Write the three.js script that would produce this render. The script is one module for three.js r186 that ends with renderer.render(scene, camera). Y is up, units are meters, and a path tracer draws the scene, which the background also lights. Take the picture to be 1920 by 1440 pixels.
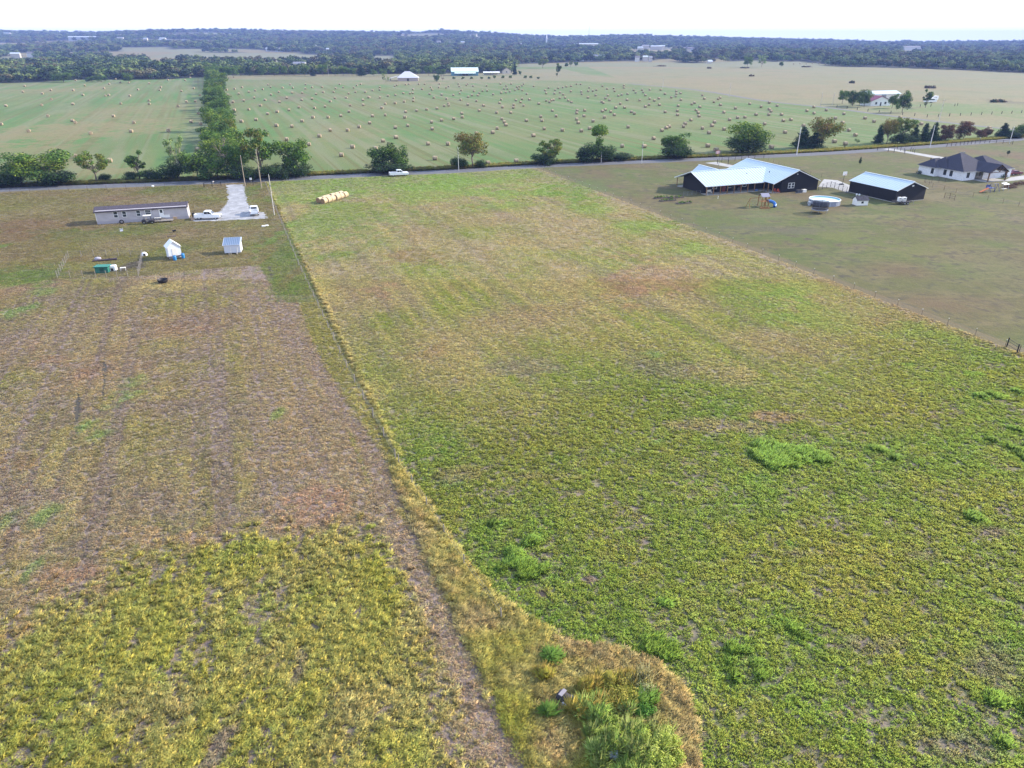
import * as THREE from 'three';
import { mergeGeometries, toCreasedNormals } from 'three/addons/utils/BufferGeometryUtils.js';
import { RoundedBoxGeometry } from 'three/addons/geometries/RoundedBoxGeometry.js';

// ------------------------------------------------------------------ camera, sky, sun, exposure
const scene = new THREE.Scene();
const EYE = 38, FOC = 1333, TILT = Math.atan(648 / FOC);          // metres, pixels of a 1920 x 1440 frame, radians
const camera = new THREE.PerspectiveCamera(2 * Math.atan(720 / FOC) * 180 / Math.PI, 4 / 3, 0.5, 20000);
camera.position.set(0, EYE, 0);
camera.rotation.set(-TILT, 0, 0);
scene.add(camera);

const skyW = 256, skyH = 128, skyData = new Float32Array(skyW * skyH * 4);
for (let j = 0; j < skyH; j++) {
  const el = Math.max(0, ((j + 0.5) / skyH - 0.5) * Math.PI), t = Math.pow(Math.sin(el), 0.55);
  for (let i = 0; i < skyW; i++) {
    const k = (j * skyW + i) * 4;
    skyData[k] = 1.02 * (1 - t) + 0.36 * t; skyData[k + 1] = 1.06 * (1 - t) + 0.52 * t; skyData[k + 2] = 1.12 * (1 - t) + 0.88 * t; skyData[k + 3] = 1;
  }
}
const sky = new THREE.DataTexture(skyData, skyW, skyH, THREE.RGBAFormat, THREE.FloatType);
sky.mapping = THREE.EquirectangularReflectionMapping; sky.magFilter = THREE.LinearFilter; sky.needsUpdate = true;
scene.background = sky; scene.environment = sky;

const SUN_EL = 27 * Math.PI / 180, SUN_AZ = 18 * Math.PI / 180;
const sun = new THREE.DirectionalLight(new THREE.Color(1, 0.9, 0.76), 5);
sun.position.set(Math.cos(SUN_EL) * Math.cos(SUN_AZ) * 400, Math.sin(SUN_EL) * 400, -150 - Math.cos(SUN_EL) * Math.sin(SUN_AZ) * 400);
sun.target.position.set(0, 0, -150); scene.add(sun, sun.target);
sun.castShadow = true; sun.shadow.radius = 2;
Object.assign(sun.shadow.camera, { left: -350, right: 350, top: 350, bottom: -350, near: 1, far: 1500 });
sun.shadow.mapSize.set(4096, 4096);
scene.fog = new THREE.FogExp2(new THREE.Color(0.34, 0.48, 1.0), 0.00013);

const renderer = new THREE.WebGLRenderer({ antialias: true });
renderer.setSize(1024, 768);
renderer.shadowMap.enabled = true;
renderer.toneMapping = THREE.LinearToneMapping;
renderer.toneMappingExposure = 1.74;

// ------------------------------------------------------------------ helpers
function rng(seed) { let a = seed >>> 0; return () => { a = (a + 0x6D2B79F5) | 0; let t = Math.imul(a ^ (a >>> 15), 1 | a); t = (t + Math.imul(t ^ (t >>> 7), 61 | t)) ^ t; return ((t ^ (t >>> 14)) >>> 0) / 4294967296; }; }
function hash(x, y, s) { let h = Math.imul(x, 374761393) + Math.imul(y, 668265263) + Math.imul(s, 1274126177); h = Math.imul(h ^ (h >>> 13), 1274126177); return ((h ^ (h >>> 16)) >>> 0) / 4294967296; }
function vn(x, y, s) {
  const ix = Math.floor(x), iy = Math.floor(y); let fx = x - ix, fy = y - iy;
  fx = fx * fx * (3 - 2 * fx); fy = fy * fy * (3 - 2 * fy);
  const a = hash(ix, iy, s), b = hash(ix + 1, iy, s), c = hash(ix, iy + 1, s), d = hash(ix + 1, iy + 1, s);
  return a + (b - a) * fx + (c - a) * fy + (a - b - c + d) * fx * fy;
}
const sstep = (a, b, x) => { let t = (x - a) / (b - a); t = t < 0 ? 0 : t > 1 ? 1 : t; return t * t * (3 - 2 * t); };
const clamp01 = (t) => t < 0 ? 0 : t > 1 ? 1 : t;
const cT = Math.cos(TILT), sT = Math.sin(TILT);
function G(px, py, h = 0) {                                        // a pixel of the photograph -> the point of height h it shows
  const u = (px - 960) / FOC, v = (py - 720) / FOC, t = (h - EYE) / (-v * cT - sT);
  return [u * t, -(cT - v * sT) * t];
}
function toPix(x, y, z) { const yy = y - EYE, fw = -z * cT - yy * sT, dn = -yy * cT + z * sT; return [960 + FOC * x / fw, 720 + FOC * dn / fw]; }
const perM = (py) => (py - 72) * cT / EYE;                         // pixels to the metre on the ground at a row
const taken = {};
function numbered(n) { const k = taken[n] = (taken[n] ?? -1) + 1; return k ? n + '_' + String(k).padStart(3, '0') : n; }
function tag(o, label, category, group, kind) { if (label) o.userData.label = label; if (category) o.userData.category = category; if (group) o.userData.group = group; if (kind) o.userData.kind = kind; return o; }
function thing(name, label, category, x, z, turn = 0, group) { const o = new THREE.Group(); o.name = numbered(name); o.position.set(x, 0, z); o.rotation.y = turn; scene.add(o); return tag(o, label, category, group); }
function mesh(name, geo, m, parent) { const o = new THREE.Mesh(Array.isArray(geo) ? (geo.length > 1 ? mergeGeometries(geo) : geo[0]) : geo, m); o.name = parent === scene ? numbered(name) : name; o.castShadow = o.receiveShadow = true; parent.add(o); return o; }
function structure(name, geo, m) { const o = mesh(name, geo, m, scene); o.userData.kind = 'structure'; return o; }
const matCache = {};
const lin = (hex) => new THREE.Color(hex);
function mat(hex, rough = 0.8, metal = 0) { const k = hex + '/' + rough + '/' + metal; return matCache[k] ??= new THREE.MeshStandardMaterial({ color: hex, roughness: rough, metalness: metal, side: THREE.DoubleSide }); }
function ni(g) { return g.index ? g.toNonIndexed() : g; }
function bx(x0, x1, y0, y1, z0, z1) { const g = new THREE.BoxGeometry(x1 - x0, y1 - y0, z1 - z0); g.translate((x0 + x1) / 2, (y0 + y1) / 2, (z0 + z1) / 2); return ni(g); }
function rbx(x0, x1, y0, y1, z0, z1, r = 0.04) { const g = new RoundedBoxGeometry(x1 - x0, y1 - y0, z1 - z0, 2, r); g.translate((x0 + x1) / 2, (y0 + y1) / 2, (z0 + z1) / 2); return ni(g); }
const UP = new THREE.Vector3(0, 1, 0);
function bar(a, b, r0, r1 = r0, n = 6) {
  const A = new THREE.Vector3(...a), B = new THREE.Vector3(...b), d = B.clone().sub(A), g = new THREE.CylinderGeometry(r1, r0, d.length(), n, 1);
  g.applyQuaternion(new THREE.Quaternion().setFromUnitVectors(UP, d.clone().normalize())); g.translate((A.x + B.x) / 2, (A.y + B.y) / 2, (A.z + B.z) / 2); return ni(g);
}
function cyl(x, y0, y1, z, r, n = 16, r1 = r) { const g = new THREE.CylinderGeometry(r1, r, y1 - y0, n); g.translate(x, (y0 + y1) / 2, z); return ni(g); }
function profile(pts, z0, z1, bevel = 0.04) {                      // outline in x, y pushed from z0 to z1
  const s = new THREE.Shape(pts.map((p) => new THREE.Vector2(p[0], p[1])));
  const g = new THREE.ExtrudeGeometry(s, { depth: z1 - z0 - 2 * bevel, bevelEnabled: bevel > 0, bevelSize: bevel, bevelThickness: bevel, bevelSegments: 2, bevelOffset: -bevel }); g.translate(0, 0, z0 + bevel); return ni(g);
}
function noiseTexture(n, f, repeat, srgb) {
  const d = new Uint8Array(n * n * 4);
  for (let j = 0; j < n; j++) for (let i = 0; i < n; i++) { const c = f(i, j); const k = (j * n + i) * 4; d[k] = c[0]; d[k + 1] = c[1]; d[k + 2] = c[2]; d[k + 3] = 255; }
  const t = new THREE.DataTexture(d, n, n); t.wrapS = t.wrapT = THREE.RepeatWrapping; t.magFilter = THREE.LinearFilter; if (srgb) t.colorSpace = THREE.SRGBColorSpace; if (repeat) t.repeat.set(...repeat); t.needsUpdate = true; return t;
}
function wrapNoise(i, j, n, cells, s) { const x = i / n * cells, y = j / n * cells, ix = Math.floor(x), iy = Math.floor(y); let fx = x - ix, fy = y - iy; fx = fx * fx * (3 - 2 * fx); fy = fy * fy * (3 - 2 * fy); const w = (a) => ((a % cells) + cells) % cells; const a = hash(w(ix), w(iy), s), b = hash(w(ix + 1), w(iy), s), c = hash(w(ix), w(iy + 1), s), d = hash(w(ix + 1), w(iy + 1), s); return a + (b - a) * fx + (c - a) * fy + (a - b - c + d) * fx * fy; }

// ------------------------------------------------------------------ lines of the land, taken from the photograph
const W = (list, h = 0) => list.map((p) => G(p[0], p[1], h));
const roadLine = W([[-260, 372], [0, 356], [300, 345], [500, 337], [700, 327.5], [850, 321], [1000, 312], [1200, 303.5], [1400, 295], [1560, 287], [1760, 273.5], [1900, 262], [2100, 246]]);
function lineZ(line, x) { for (let i = 1; i < line.length; i++) if (x < line[i][0] || i === line.length - 1) { const a = line[i - 1], b = line[i]; return a[1] + (b[1] - a[1]) * (x - a[0]) / (b[0] - a[0]); } }
const AX = 0.37, AZ = 0.929;                                       // along the fences, towards the camera
const across = (x, z) => x * AZ - z * AX, along = (x, z) => x * AX + z * AZ;
const LEFT_FENCE = 11.7, RIGHT_FENCE = 95.8;
const stripLine = W([[740, 857], [800, 940], [880, 1060], [960, 1140], [1050, 1195], [1130, 1212], [1230, 1240], [1285, 1290], [1312, 1360], [1310, 1430], [1280, 1520]]);
const rough = W([[740, 857], [800, 940], [880, 1060], [960, 1140], [1050, 1195], [1130, 1212], [1230, 1240], [1285, 1290], [1312, 1360], [1310, 1430], [1280, 1520], [1100, 1600], [1010, 1480], [930, 1330], [860, 1170], [790, 1020], [735, 890]]);
const lushLeft = W([[-60, 1210], [0, 1190], [160, 1110], [330, 1050], [560, 1000], [690, 1010], [760, 1120], [830, 1260], [910, 1440], [1000, 1700], [-300, 1700]]);
const track1 = W([[470, 500], [540, 600], [610, 715], [690, 840], [745, 1000], [800, 1120], [870, 1270], [940, 1440], [1010, 1600]]);
const track2 = W([[520, 600], [640, 760], [770, 960], [830, 1070], [900, 1200], [965, 1330], [1020, 1440], [1080, 1600]]);
const ruts = [W([[150, 700], [147, 745], [143, 790]]), W([[196, 680], [196, 720], [193, 750]]), W([[505, 500], [520, 566]])];
const yardEdge = W([[-200, 545], [0, 537], [110, 523], [270, 517], [400, 503], [487, 497], [521, 568], [592, 567]]);
const hedgeLine = [G(425, 312), G(398, 137)];
const farLane = W([[1180, 157], [1300, 168], [1440, 190], [1560, 203], [1700, 221], [1870, 240], [2000, 252]]);
function poly(p, x, z) { let c = false; for (let i = 0, j = p.length - 1; i < p.length; j = i++) if ((p[i][1] > z) !== (p[j][1] > z) && x < (p[j][0] - p[i][0]) * (z - p[i][1]) / (p[j][1] - p[i][1]) + p[i][0]) c = !c; return c; }
function distLine(line, x, z) { let best = 1e9; for (let i = 1; i < line.length; i++) { const [ax, az] = line[i - 1], dx = line[i][0] - ax, dz = line[i][1] - az; let t = ((x - ax) * dx + (z - az) * dz) / (dx * dx + dz * dz); t = t < 0 ? 0 : t > 1 ? 1 : t; const ex = x - ax - t * dx, ez = z - az - t * dz, q = ex * ex + ez * ez; if (q < best) best = q; } return Math.sqrt(best); }
const gravelDrive = W([[424, 346.5], [456, 346], [462, 372], [470, 391], [497, 400], [500, 410], [362, 416], [361, 408], [395, 403], [414, 396], [426, 378], [428, 362]]);
const hayEdge = W([[1185, 157], [1300, 168], [1440, 190], [1560, 203], [1700, 221], [1870, 240], [2100, 262]]);
const farMeadow = W([[412, 141], [412, 149], [640, 151], [840, 150.5], [960, 150], [1080, 152], [1190, 158], [1190, 150], [1100, 140], [1060, 130], [960, 130], [960, 134], [700, 136]]);
const farTan = W([[975, 124], [1090, 117.5], [1230, 114.5], [1310, 119], [1330, 124], [1200, 128], [1080, 128], [990, 131]]);

// ------------------------------------------------------------------ what grows where
const K = 0.82;
const C = {};
for (const [n, r, g, b] of [['soil', 132, 115, 106], ['straw', 182, 166, 104], ['tan', 166, 145, 106], ['olive', 142, 140, 60], ['ygreen', 154, 152, 68], ['green', 116, 142, 56], ['bright', 128, 162, 66], ['redbrown', 154, 116, 90], ['cool', 134, 154, 88],
  ['hay', 122, 170, 74], ['haytan', 184, 168, 108], ['seedgrass', 176, 176, 124], ['drygrass', 192, 172, 124], ['lawnbrown', 126, 112, 56], ['lawngreen', 114, 132, 44], ['wood', 52, 66, 40], ['pinkish', 168, 132, 108], ['dark', 84, 78, 66]])
  { const c = new THREE.Color().setRGB(r / 255, g / 255, b / 255, THREE.SRGBColorSpace); C[n] = [c.r * K, c.g * K, c.b * K]; }
const blobs = [];
function blob(px, py, rx, ry, c, s, soil = 0) {
  const [x, z] = G(px, py), rw = rx / perM(py), z0 = G(px, py - ry)[1], z1 = G(px, py + ry)[1];
  blobs.push({ x, z, rx: rw, rz: Math.max(0.4, (z1 - z0) / 2), c: C[c], s, soil });
}
// parcel
for (const b of [[620, 420, 120, 60, 'green', 0.6], [800, 360, 260, 26, 'bright', 0.5], [900, 345, 160, 22, 'bright', 0.35], [940, 407, 26, 9, 'tan', 0.8, 0.5], [780, 480, 60, 18, 'redbrown', 0.5], [700, 545, 60, 25, 'pinkish', 0.5], [930, 490, 60, 30, 'tan', 0.5], [1060, 430, 90, 35, 'tan', 0.55],
  [1160, 545, 60, 30, 'redbrown', 0.45, 0.2], [1250, 520, 90, 40, 'pinkish', 0.55], [1420, 560, 90, 45, 'green', 0.5], [1560, 590, 110, 40, 'bright', 0.45], [1500, 545, 70, 22, 'bright', 0.4], [1700, 620, 90, 20, 'bright', 0.6], [980, 690, 60, 20, 'soil', 0.5, 0.4], [740, 420, 40, 15, 'cool', 0.4],
  [1240, 690, 60, 20, 'soil', 0.4, 0.3], [1360, 700, 70, 18, 'tan', 0.5, 0.2], [820, 660, 60, 25, 'redbrown', 0.3], [900, 760, 130, 30, 'olive', 0.4], [1090, 350, 60, 20, 'green', 0.7], [1120, 392, 50, 8, 'bright', 0.5], [1200, 425, 60, 10, 'bright', 0.55], [1300, 470, 50, 10, 'bright', 0.5], [1230, 665, 26, 10, 'cool', 0.8],
  [1430, 635, 80, 20, 'tan', 0.4], [700, 380, 60, 20, 'olive', 0.4], [1050, 600, 120, 40, 'tan', 0.35], [1150, 640, 120, 20, 'olive', 0.4], [620, 560, 50, 30, 'straw', 0.4], [690, 740, 40, 30, 'straw', 0.35],
  // near right field
  [1470, 860, 55, 22, 'bright', 0.9], [1405, 850, 22, 12, 'bright', 0.8], [1545, 862, 14, 7, 'bright', 0.8], [1825, 970, 26, 16, 'bright', 1], [1480, 1017, 16, 13, 'bright', 0.9], [1255, 1135, 26, 12, 'bright', 0.8], [1870, 1313, 18, 14, 'bright', 0.9], [1878, 1395, 22, 18, 'bright', 0.9], [995, 1020, 24, 12, 'bright', 0.9], [965, 1045, 22, 14, 'bright', 0.85], [945, 985, 24, 12, 'bright', 0.6], [850, 905, 30, 12, 'cool', 0.7], [1095, 885, 12, 7, 'bright', 0.8], [1045, 862, 12, 6, 'bright', 0.7], [1230, 830, 14, 6, 'cool', 0.8], [1835, 702, 26, 7, 'bright', 0.8], [1850, 745, 34, 8, 'bright', 0.8], [1785, 742, 10, 4, 'bright', 0.7], [1700, 683, 20, 6, 'bright', 0.7], [1910, 735, 12, 8, 'bright', 0.8], [1640, 845, 16, 7, 'bright', 0.6], [1410, 895, 30, 14, 'bright', 0.5], [1630, 1075, 30, 10, 'bright', 0.5],
  [1018, 1113, 13, 9, 'pinkish', 1, 0.9], [1105, 1088, 16, 5, 'soil', 0.9, 0.7], [1450, 783, 45, 9, 'pinkish', 0.8, 0.6], [1330, 800, 90, 12, 'tan', 0.6, 0.5], [1750, 782, 18, 7, 'soil', 0.8, 0.6], [870, 890, 60, 16, 'tan', 0.5, 0.4], [1000, 895, 100, 12, 'tan', 0.5, 0.3], [1650, 1210, 60, 30, 'soil', 0.6, 0.5], [1850, 1250, 70, 40, 'soil', 0.5, 0.4], [1860, 1000, 34, 10, 'soil', 0.7, 0.6], [1780, 1400, 90, 35, 'soil', 0.5, 0.4], [1500, 1040, 70, 10, 'soil', 0.5, 0.4], [1640, 700, 70, 20, 'olive', 0.5], [1600, 780, 120, 30, 'olive', 0.5], [1060, 830, 100, 20, 'olive', 0.5], [1720, 1040, 60, 14, 'soil', 0.4, 0.4], [1560, 1150, 60, 20, 'olive', 0.4],
  // left field
  [215, 770, 45, 45, 'cool', 0.9], [190, 815, 26, 18, 'cool', 0.8], [250, 720, 30, 14, 'cool', 0.6], [45, 580, 38, 18, 'cool', 0.9], [80, 550, 34, 10, 'cool', 0.6], [80, 970, 22, 26, 'cool', 0.8], [60, 1070, 14, 22, 'cool', 0.8], [10, 980, 20, 40, 'cool', 0.6], [170, 695, 24, 12, 'redbrown', 0.45], [80, 680, 40, 14, 'pinkish', 0.5], [440, 820, 60, 50, 'soil', 0.4, 0.3], [560, 950, 90, 40, 'pinkish', 0.75, 0.2], [330, 1010, 130, 26, 'pinkish', 0.6, 0.25], [160, 1075, 90, 24, 'pinkish', 0.55, 0.25], [245, 1000, 60, 24, 'tan', 0.5, 0.3], [330, 540, 60, 12, 'haytan', 0.7, 0.3], [350, 600, 90, 30, 'redbrown', 0.25], [380, 760, 60, 40, 'soil', 0.35, 0.25], [520, 778, 12, 12, 'bright', 0.6], [640, 600, 40, 60, 'olive', 0.3], [20, 1200, 40, 40, 'redbrown', 0.4, 0.2], [20, 870, 50, 20, 'redbrown', 0.3, 0.2], [420, 1390, 22, 50, 'soil', 0.8, 0.7], [560, 1260, 14, 50, 'soil', 0.6, 0.6], [150, 1250, 60, 60, 'ygreen', 0.5], [300, 1200, 80, 60, 'ygreen', 0.4], [180, 1330, 60, 40, 'straw', 0.3], [480, 1150, 60, 60, 'green', 0.35],
  // yard of the mobile home
  [60, 420, 110, 12, 'redbrown', 0.5], [230, 372, 60, 8, 'redbrown', 0.5], [20, 445, 60, 12, 'redbrown', 0.55], [60, 515, 90, 16, 'green', 0.75], [150, 440, 60, 14, 'lawngreen', 0.4], [245, 500, 22, 14, 'dark', 0.8, 0.8], [160, 500, 36, 14, 'ygreen', 0.5], [510, 450, 12, 30, 'bright', 0.6], [540, 540, 30, 26, 'green', 0.7], [555, 510, 14, 30, 'redbrown', 0.4], [470, 360, 20, 14, 'green', 0.5], [440, 440, 60, 16, 'tan', 0.5, 0.2], [330, 470, 40, 12, 'lawngreen', 0.5], [4, 463, 10, 5, 'bright', 0.8], [330, 355, 90, 6, 'lawngreen', 0.6], [260, 430, 120, 12, 'lawngreen', 0.5],
  // lawns of the right-hand houses
  [1560, 445, 110, 22, 'lawngreen', 0.9], [1580, 440, 60, 12, 'ygreen', 0.5], [1850, 400, 40, 8, 'ygreen', 0.8], [1350, 420, 70, 20, 'lawngreen', 0.7], [1430, 405, 60, 12, 'cool', 0.35], [1700, 470, 90, 18, 'ygreen', 0.35], [1660, 520, 180, 50, 'redbrown', 0.22], [1850, 500, 90, 30, 'tan', 0.3], [1500, 370, 60, 10, 'redbrown', 0.35], [1570, 395, 70, 10, 'redbrown', 0.35], [1440, 430, 120, 10, 'soil', 0.4, 0.2], [1600, 405, 120, 6, 'haytan', 0.35], [1480, 300, 110, 10, 'ygreen', 0.35], [1600, 310, 90, 12, 'lawngreen', 0.5], [1860, 287, 70, 9, 'redbrown', 0.6], [1560, 420, 30, 12, 'soil', 0.3], [1760, 440, 150, 12, 'lawnbrown', 0.3], [1900, 410, 30, 8, 'tan', 0.6, 0.3], [1120, 330, 50, 8, 'redbrown', 0.35], [1230, 335, 60, 10, 'lawngreen', 0.4], [1740, 370, 40, 8, 'haytan', 0.5, 0.3], [1660, 600, 160, 40, 'redbrown', 0.2], [1790, 395, 60, 10, 'lawngreen', 0.6],
  // hay fields
  [130, 245, 150, 26, 'haytan', 0.85], [40, 280, 120, 14, 'haytan', 0.6], [260, 205, 110, 14, 'haytan', 0.5], [120, 168, 130, 6, 'haytan', 0.7], [60, 205, 90, 18, 'green', 0.35], [250, 270, 90, 20, 'green', 0.3], [280, 170, 70, 8, 'green', 0.25], [90, 310, 120, 12, 'haytan', 0.5], [240, 322, 90, 10, 'haytan', 0.6], [430, 262, 16, 20, 'tan', 0.9], [540, 183, 30, 10, 'pinkish', 0.5], [440, 190, 20, 8, 'pinkish', 0.5], [660, 155, 300, 5, 'drygrass', 0.5], [900, 152, 160, 5, 'drygrass', 0.6], [520, 152, 90, 6, 'green', 0.3], [1000, 290, 250, 10, 'green', 0.35], [1400, 250, 200, 14, 'green', 0.2], [1600, 240, 100, 12, 'green', 0.3], [1040, 240, 60, 30, 'green', 0.12], [640, 250, 100, 16, 'haytan', 0.35], [1880, 190, 30, 5, 'dark', 0.5], [1500, 165, 300, 10, 'drygrass', 0.5], [1250, 150, 200, 8, 'drygrass', 0.35], [1700, 140, 200, 6, 'seedgrass', 0.5], [1800, 205, 160, 14, 'hay', 0.6]]) blob(...b);
const f = { r: 0, g: 0, b: 0, bare: 0, zone: 0, cover: 0, plot: 0 };
const mixTo = (c, t) => { f.r += (c[0] - f.r) * t; f.g += (c[1] - f.g) * t; f.b += (c[2] - f.b) * t; };
const setC = (c) => { f.r = c[0]; f.g = c[1]; f.b = c[2]; };
const bucket = new Map(), CELL = 24;
blobs.forEach((b) => { const e = 2.15; for (let i = Math.floor((b.x - b.rx * e) / CELL); i <= Math.floor((b.x + b.rx * e) / CELL); i++) for (let j = Math.floor((b.z - b.rz * e) / CELL); j <= Math.floor((b.z + b.rz * e) / CELL); j++) { const k = i * 4096 + j; (bucket.get(k) ?? bucket.set(k, []).get(k)).push(b); } });
// zones: 1 near right field and parcel, 2 left field, 3 yard, 4 rough ground by the pond, 5 tall strip, 6 lawns, 7 far side of the road, 8 woods, 9 wheel tracks
function land(x, z) {
  const n1 = vn(x / 9, z / 9, 1), n2 = vn(x / 2.6, z / 2.6, 2), n3 = vn(x / 0.8, z / 0.8, 3), ac = across(x, z), al = along(x, z);
  const streak = vn(ac / 0.9, al / 22, 4), streak2 = vn(ac / 2.4, al / 40, 5);
  const rz = lineZ(roadLine, x), w = (n2 - 0.5) * 0.9;
  f.bare = 0; f.cover = 0.2; f.plot = 0; const beyond = z < rz;
  if (beyond) {
    f.zone = 7;
    const hz = x > hayEdge[0][0] ? lineZ(hayEdge, x) : -1e9;
    const hx = hedgeLine[0][0] + (hedgeLine[1][0] - hedgeLine[0][0]) * (z - hedgeLine[0][1]) / (hedgeLine[1][1] - hedgeLine[0][1]);
    const m1 = vn(x / 40, z / 40, 6), m2 = vn(x / 14, z / 14, 7);
    if (z < hz || poly(farMeadow, x, z)) { setC(C.seedgrass); mixTo(C.drygrass, clamp01(m1 * 1.3 - 0.3) * 0.8); mixTo(C.cool, clamp01(m2 - 0.55)); if (poly(farTan, x, z)) { setC(C.drygrass); mixTo(C.straw, 0.25); } mixTo(C.straw, 0.35 * vn(x / 60, z / 3.5, 8)); }
    else { setC(C.hay); mixTo(C.haytan, 0.5 * clamp01(m1 * 1.6 - 0.5)); mixTo(C.haytan, 0.6 * (streak2 - 0.3)); mixTo(C.green, 0.3 * m2); mixTo(C.seedgrass, 0.6 * sstep(0.55, 0.8, vn(ac / 3.2, al / 90, 9))); mixTo(C.olive, 0.7 * sstep(0.7, 0.85, vn(ac / 1.1, al / 120, 10))); }
    const vd = rz - z; if (vd < 6.5 + 3 * n1 + 2 * (n3 - 0.5)) { mixTo(C.straw, 0.5 * clamp01(n2 * 2 - 0.7)); mixTo(C.green, 0.5 * n1); }
    if (z < -640 && !poly(farTan, x, z)) { const p = toPix(x, 0, z); if (isWood(p[0], p[1])) { setC(C.wood); f.zone = 8; } }
  } else if (ac > RIGHT_FENCE) {
    f.zone = 6; setC(C.lawnbrown); mixTo(C.lawngreen, clamp01(n1 * 1.5 - 0.05)); f.cover = 0; mixTo(C.tan, 0.5 * clamp01(n2 * 1.8 - 0.7)); mixTo(C.redbrown, 0.5 * clamp01(vn(x / 14, z / 9, 11) * 1.8 - 0.8)); mixTo(C.olive, 0.35 * streak); mixTo(C.dark, 0.55 * clamp01(n3 * 2 - 0.9) * n2 * 1.6); mixTo(C.straw, 0.3 * clamp01(vn(x / 3, z / 0.9, 37) * 2 - 1));
    if (ac < RIGHT_FENCE + 2) mixTo(C.tan, 0.6);
    if (al > -52 - 0 * x) { const t = sstep(-60, -40, al + n1 * 10); mixTo(C.green, 0.7 * t); if (t > 0.5) f.zone = 1; }
  } else {
    let right = ac > LEFT_FENCE; const nearS = z > stripLine[0][1] - 0.01;
    const inRough = z > -64 && poly(rough, x + w, z + w);
    if (nearS && x < 12) right = !inRough && x > (z > stripLine[4][1] ? 4 : lineZX(stripLine, z));
    if (right) {
      f.zone = 1;
      const far = sstep(-88, -46, al + 10 * (n1 - 0.5) + 26 * (vn(x / 18, z / 18, 12) - 0.5) + 8 * (n2 - 0.5));       // 0 in the parcel, 1 in the near field
      setC(C.olive); mixTo(C.green, 0.35); mixTo(C.tan, 0.7 * clamp01(n1 * 1.7 - 0.4)); mixTo(C.straw, 0.55 * clamp01(streak * 1.8 - 0.55)); mixTo(C.soil, 0.3 * sstep(0.62, 0.85, vn(ac / 1.6, al / 34, 24))); mixTo(C.redbrown, 0.3 * clamp01(vn(x / 5, z / 5, 13) * 2 - 1.1));
      mixTo(C.green, 0.55 * sstep(-175, -215, al + 14 * (n1 - 0.5)));
      const q = [f.r, f.g, f.b];
      setC(C.green); mixTo(C.olive, 0.75 * clamp01(n1 * 1.5 - 0.35)); mixTo(C.ygreen, 0.5 * clamp01(n2 * 1.4 - 0.4)); mixTo(C.tan, 0.25 * clamp01(n3 * 2 - 1.1));
      f.r = q[0] + (f.r - q[0]) * far; f.g = q[1] + (f.g - q[1]) * far; f.b = q[2] + (f.b - q[2]) * far;
      f.bare = 0.12 + 0.38 * sstep(0.6, 0.9, vn(x / 2.2, z / 2.2, 14)) * (0.4 + 0.6 * far) + 0.12 * (1 - far) + 0.25 * n3 * n3; f.cover = 0.12 + 0.38 * far; f.plot = 1 - far;
      const e = RIGHT_FENCE - ac; if (e < 4 && al < -40) { mixTo(C.tan, 0.7 * sstep(4, 1, e + n2 * 1.5)); f.bare += 0.2 * sstep(4, 1, e); }
      const s1 = nearS ? 99 : ac - LEFT_FENCE; if (s1 < 2) { mixTo(C.straw, 0.8 * sstep(2, 0.4, s1 + n2)); if (s1 < 0.3 + n2 * 0.55) f.zone = 5; }
    } else if (inRough) {
      f.zone = 4; f.cover = 0.35; setC(C.olive); mixTo(C.straw, clamp01(n1 * 1.4 - 0.2)); mixTo(C.tan, 0.7 * clamp01(n2 * 1.6 - 0.5)); mixTo(C.redbrown, 0.5 * clamp01(n3 * 1.8 - 1)); f.bare = 0.15 + 0.4 * clamp01(n2 * 2 - 1.2);
      const d = distLine(stripLine, x, z); if (d < 0.5 + n2 && x < 3) { mixTo(C.straw, 0.55); mixTo(C.ygreen, 0.3); f.zone = 5; } else if (x > 3 && d < 1.2 + n2 * 0.8) { setC(C.tan); mixTo(C.redbrown, 0.3); mixTo(C.straw, 0.6 * n3); mixTo(C.olive, 0.3 * n2); f.zone = 5; }
    } else {
      const yz = x < yardEdge[5][0] ? lineZ(yardEdge, x) : null;
      const strip = x >= yardEdge[5][0] && z < Math.min(lineZ(yardEdge.slice(5), x), -107.5);
      if ((yz !== null && z < yz + w * 0.5) || strip) {
        f.zone = 3; setC(C.olive); mixTo(C.tan, 0.8 * clamp01(n1 * 1.5 - 0.25)); mixTo(C.lawnbrown, 0.5 * clamp01(n2 * 1.6 - 0.4)); mixTo(C.redbrown, 0.35 * clamp01(vn(x / 12, z / 7, 15) * 2 - 0.9)); mixTo(C.straw, 0.3 * vn(x / 5, z / 1.1, 16));
        if (strip) { mixTo(C.green, 0.6); mixTo(C.olive, 0.3 * n1); }
        f.bare = 0.25;
      } else {
        f.zone = 2; f.cover = 0.45; setC(C.tan); mixTo(C.soil, 0.4); mixTo(C.olive, 0.7 * clamp01(n1 * 1.6 - 0.35)); mixTo(C.straw, 0.5 * clamp01(streak * 1.6 - 0.5)); mixTo(C.soil, 0.6 * clamp01(n2 * 1.8 - 0.7)); mixTo(C.pinkish, 0.35 * clamp01(vn(x / 6, z / 6, 25) * 2 - 0.9)); mixTo(C.ygreen, 0.3 * clamp01(n3 * 2 - 1.1));
        const line = sstep(0.66, 0.84, vn(ac / 0.6, al / 70, 34)); mixTo(C.soil, 0.6 * line); f.bare = 0.22 + 0.35 * line + 0.3 * clamp01(streak2 * 1.8 - 0.8) + 0.2 * sstep(0.6, 0.85, n2) + 0.3 * n3 * n3;
        const jit = hash(Math.floor(x * 3.5), Math.floor(z * 3.5), 35) - 0.5, jit2 = hash(Math.floor(x * 3.5), Math.floor(z * 3.5), 36) - 0.5;
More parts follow.
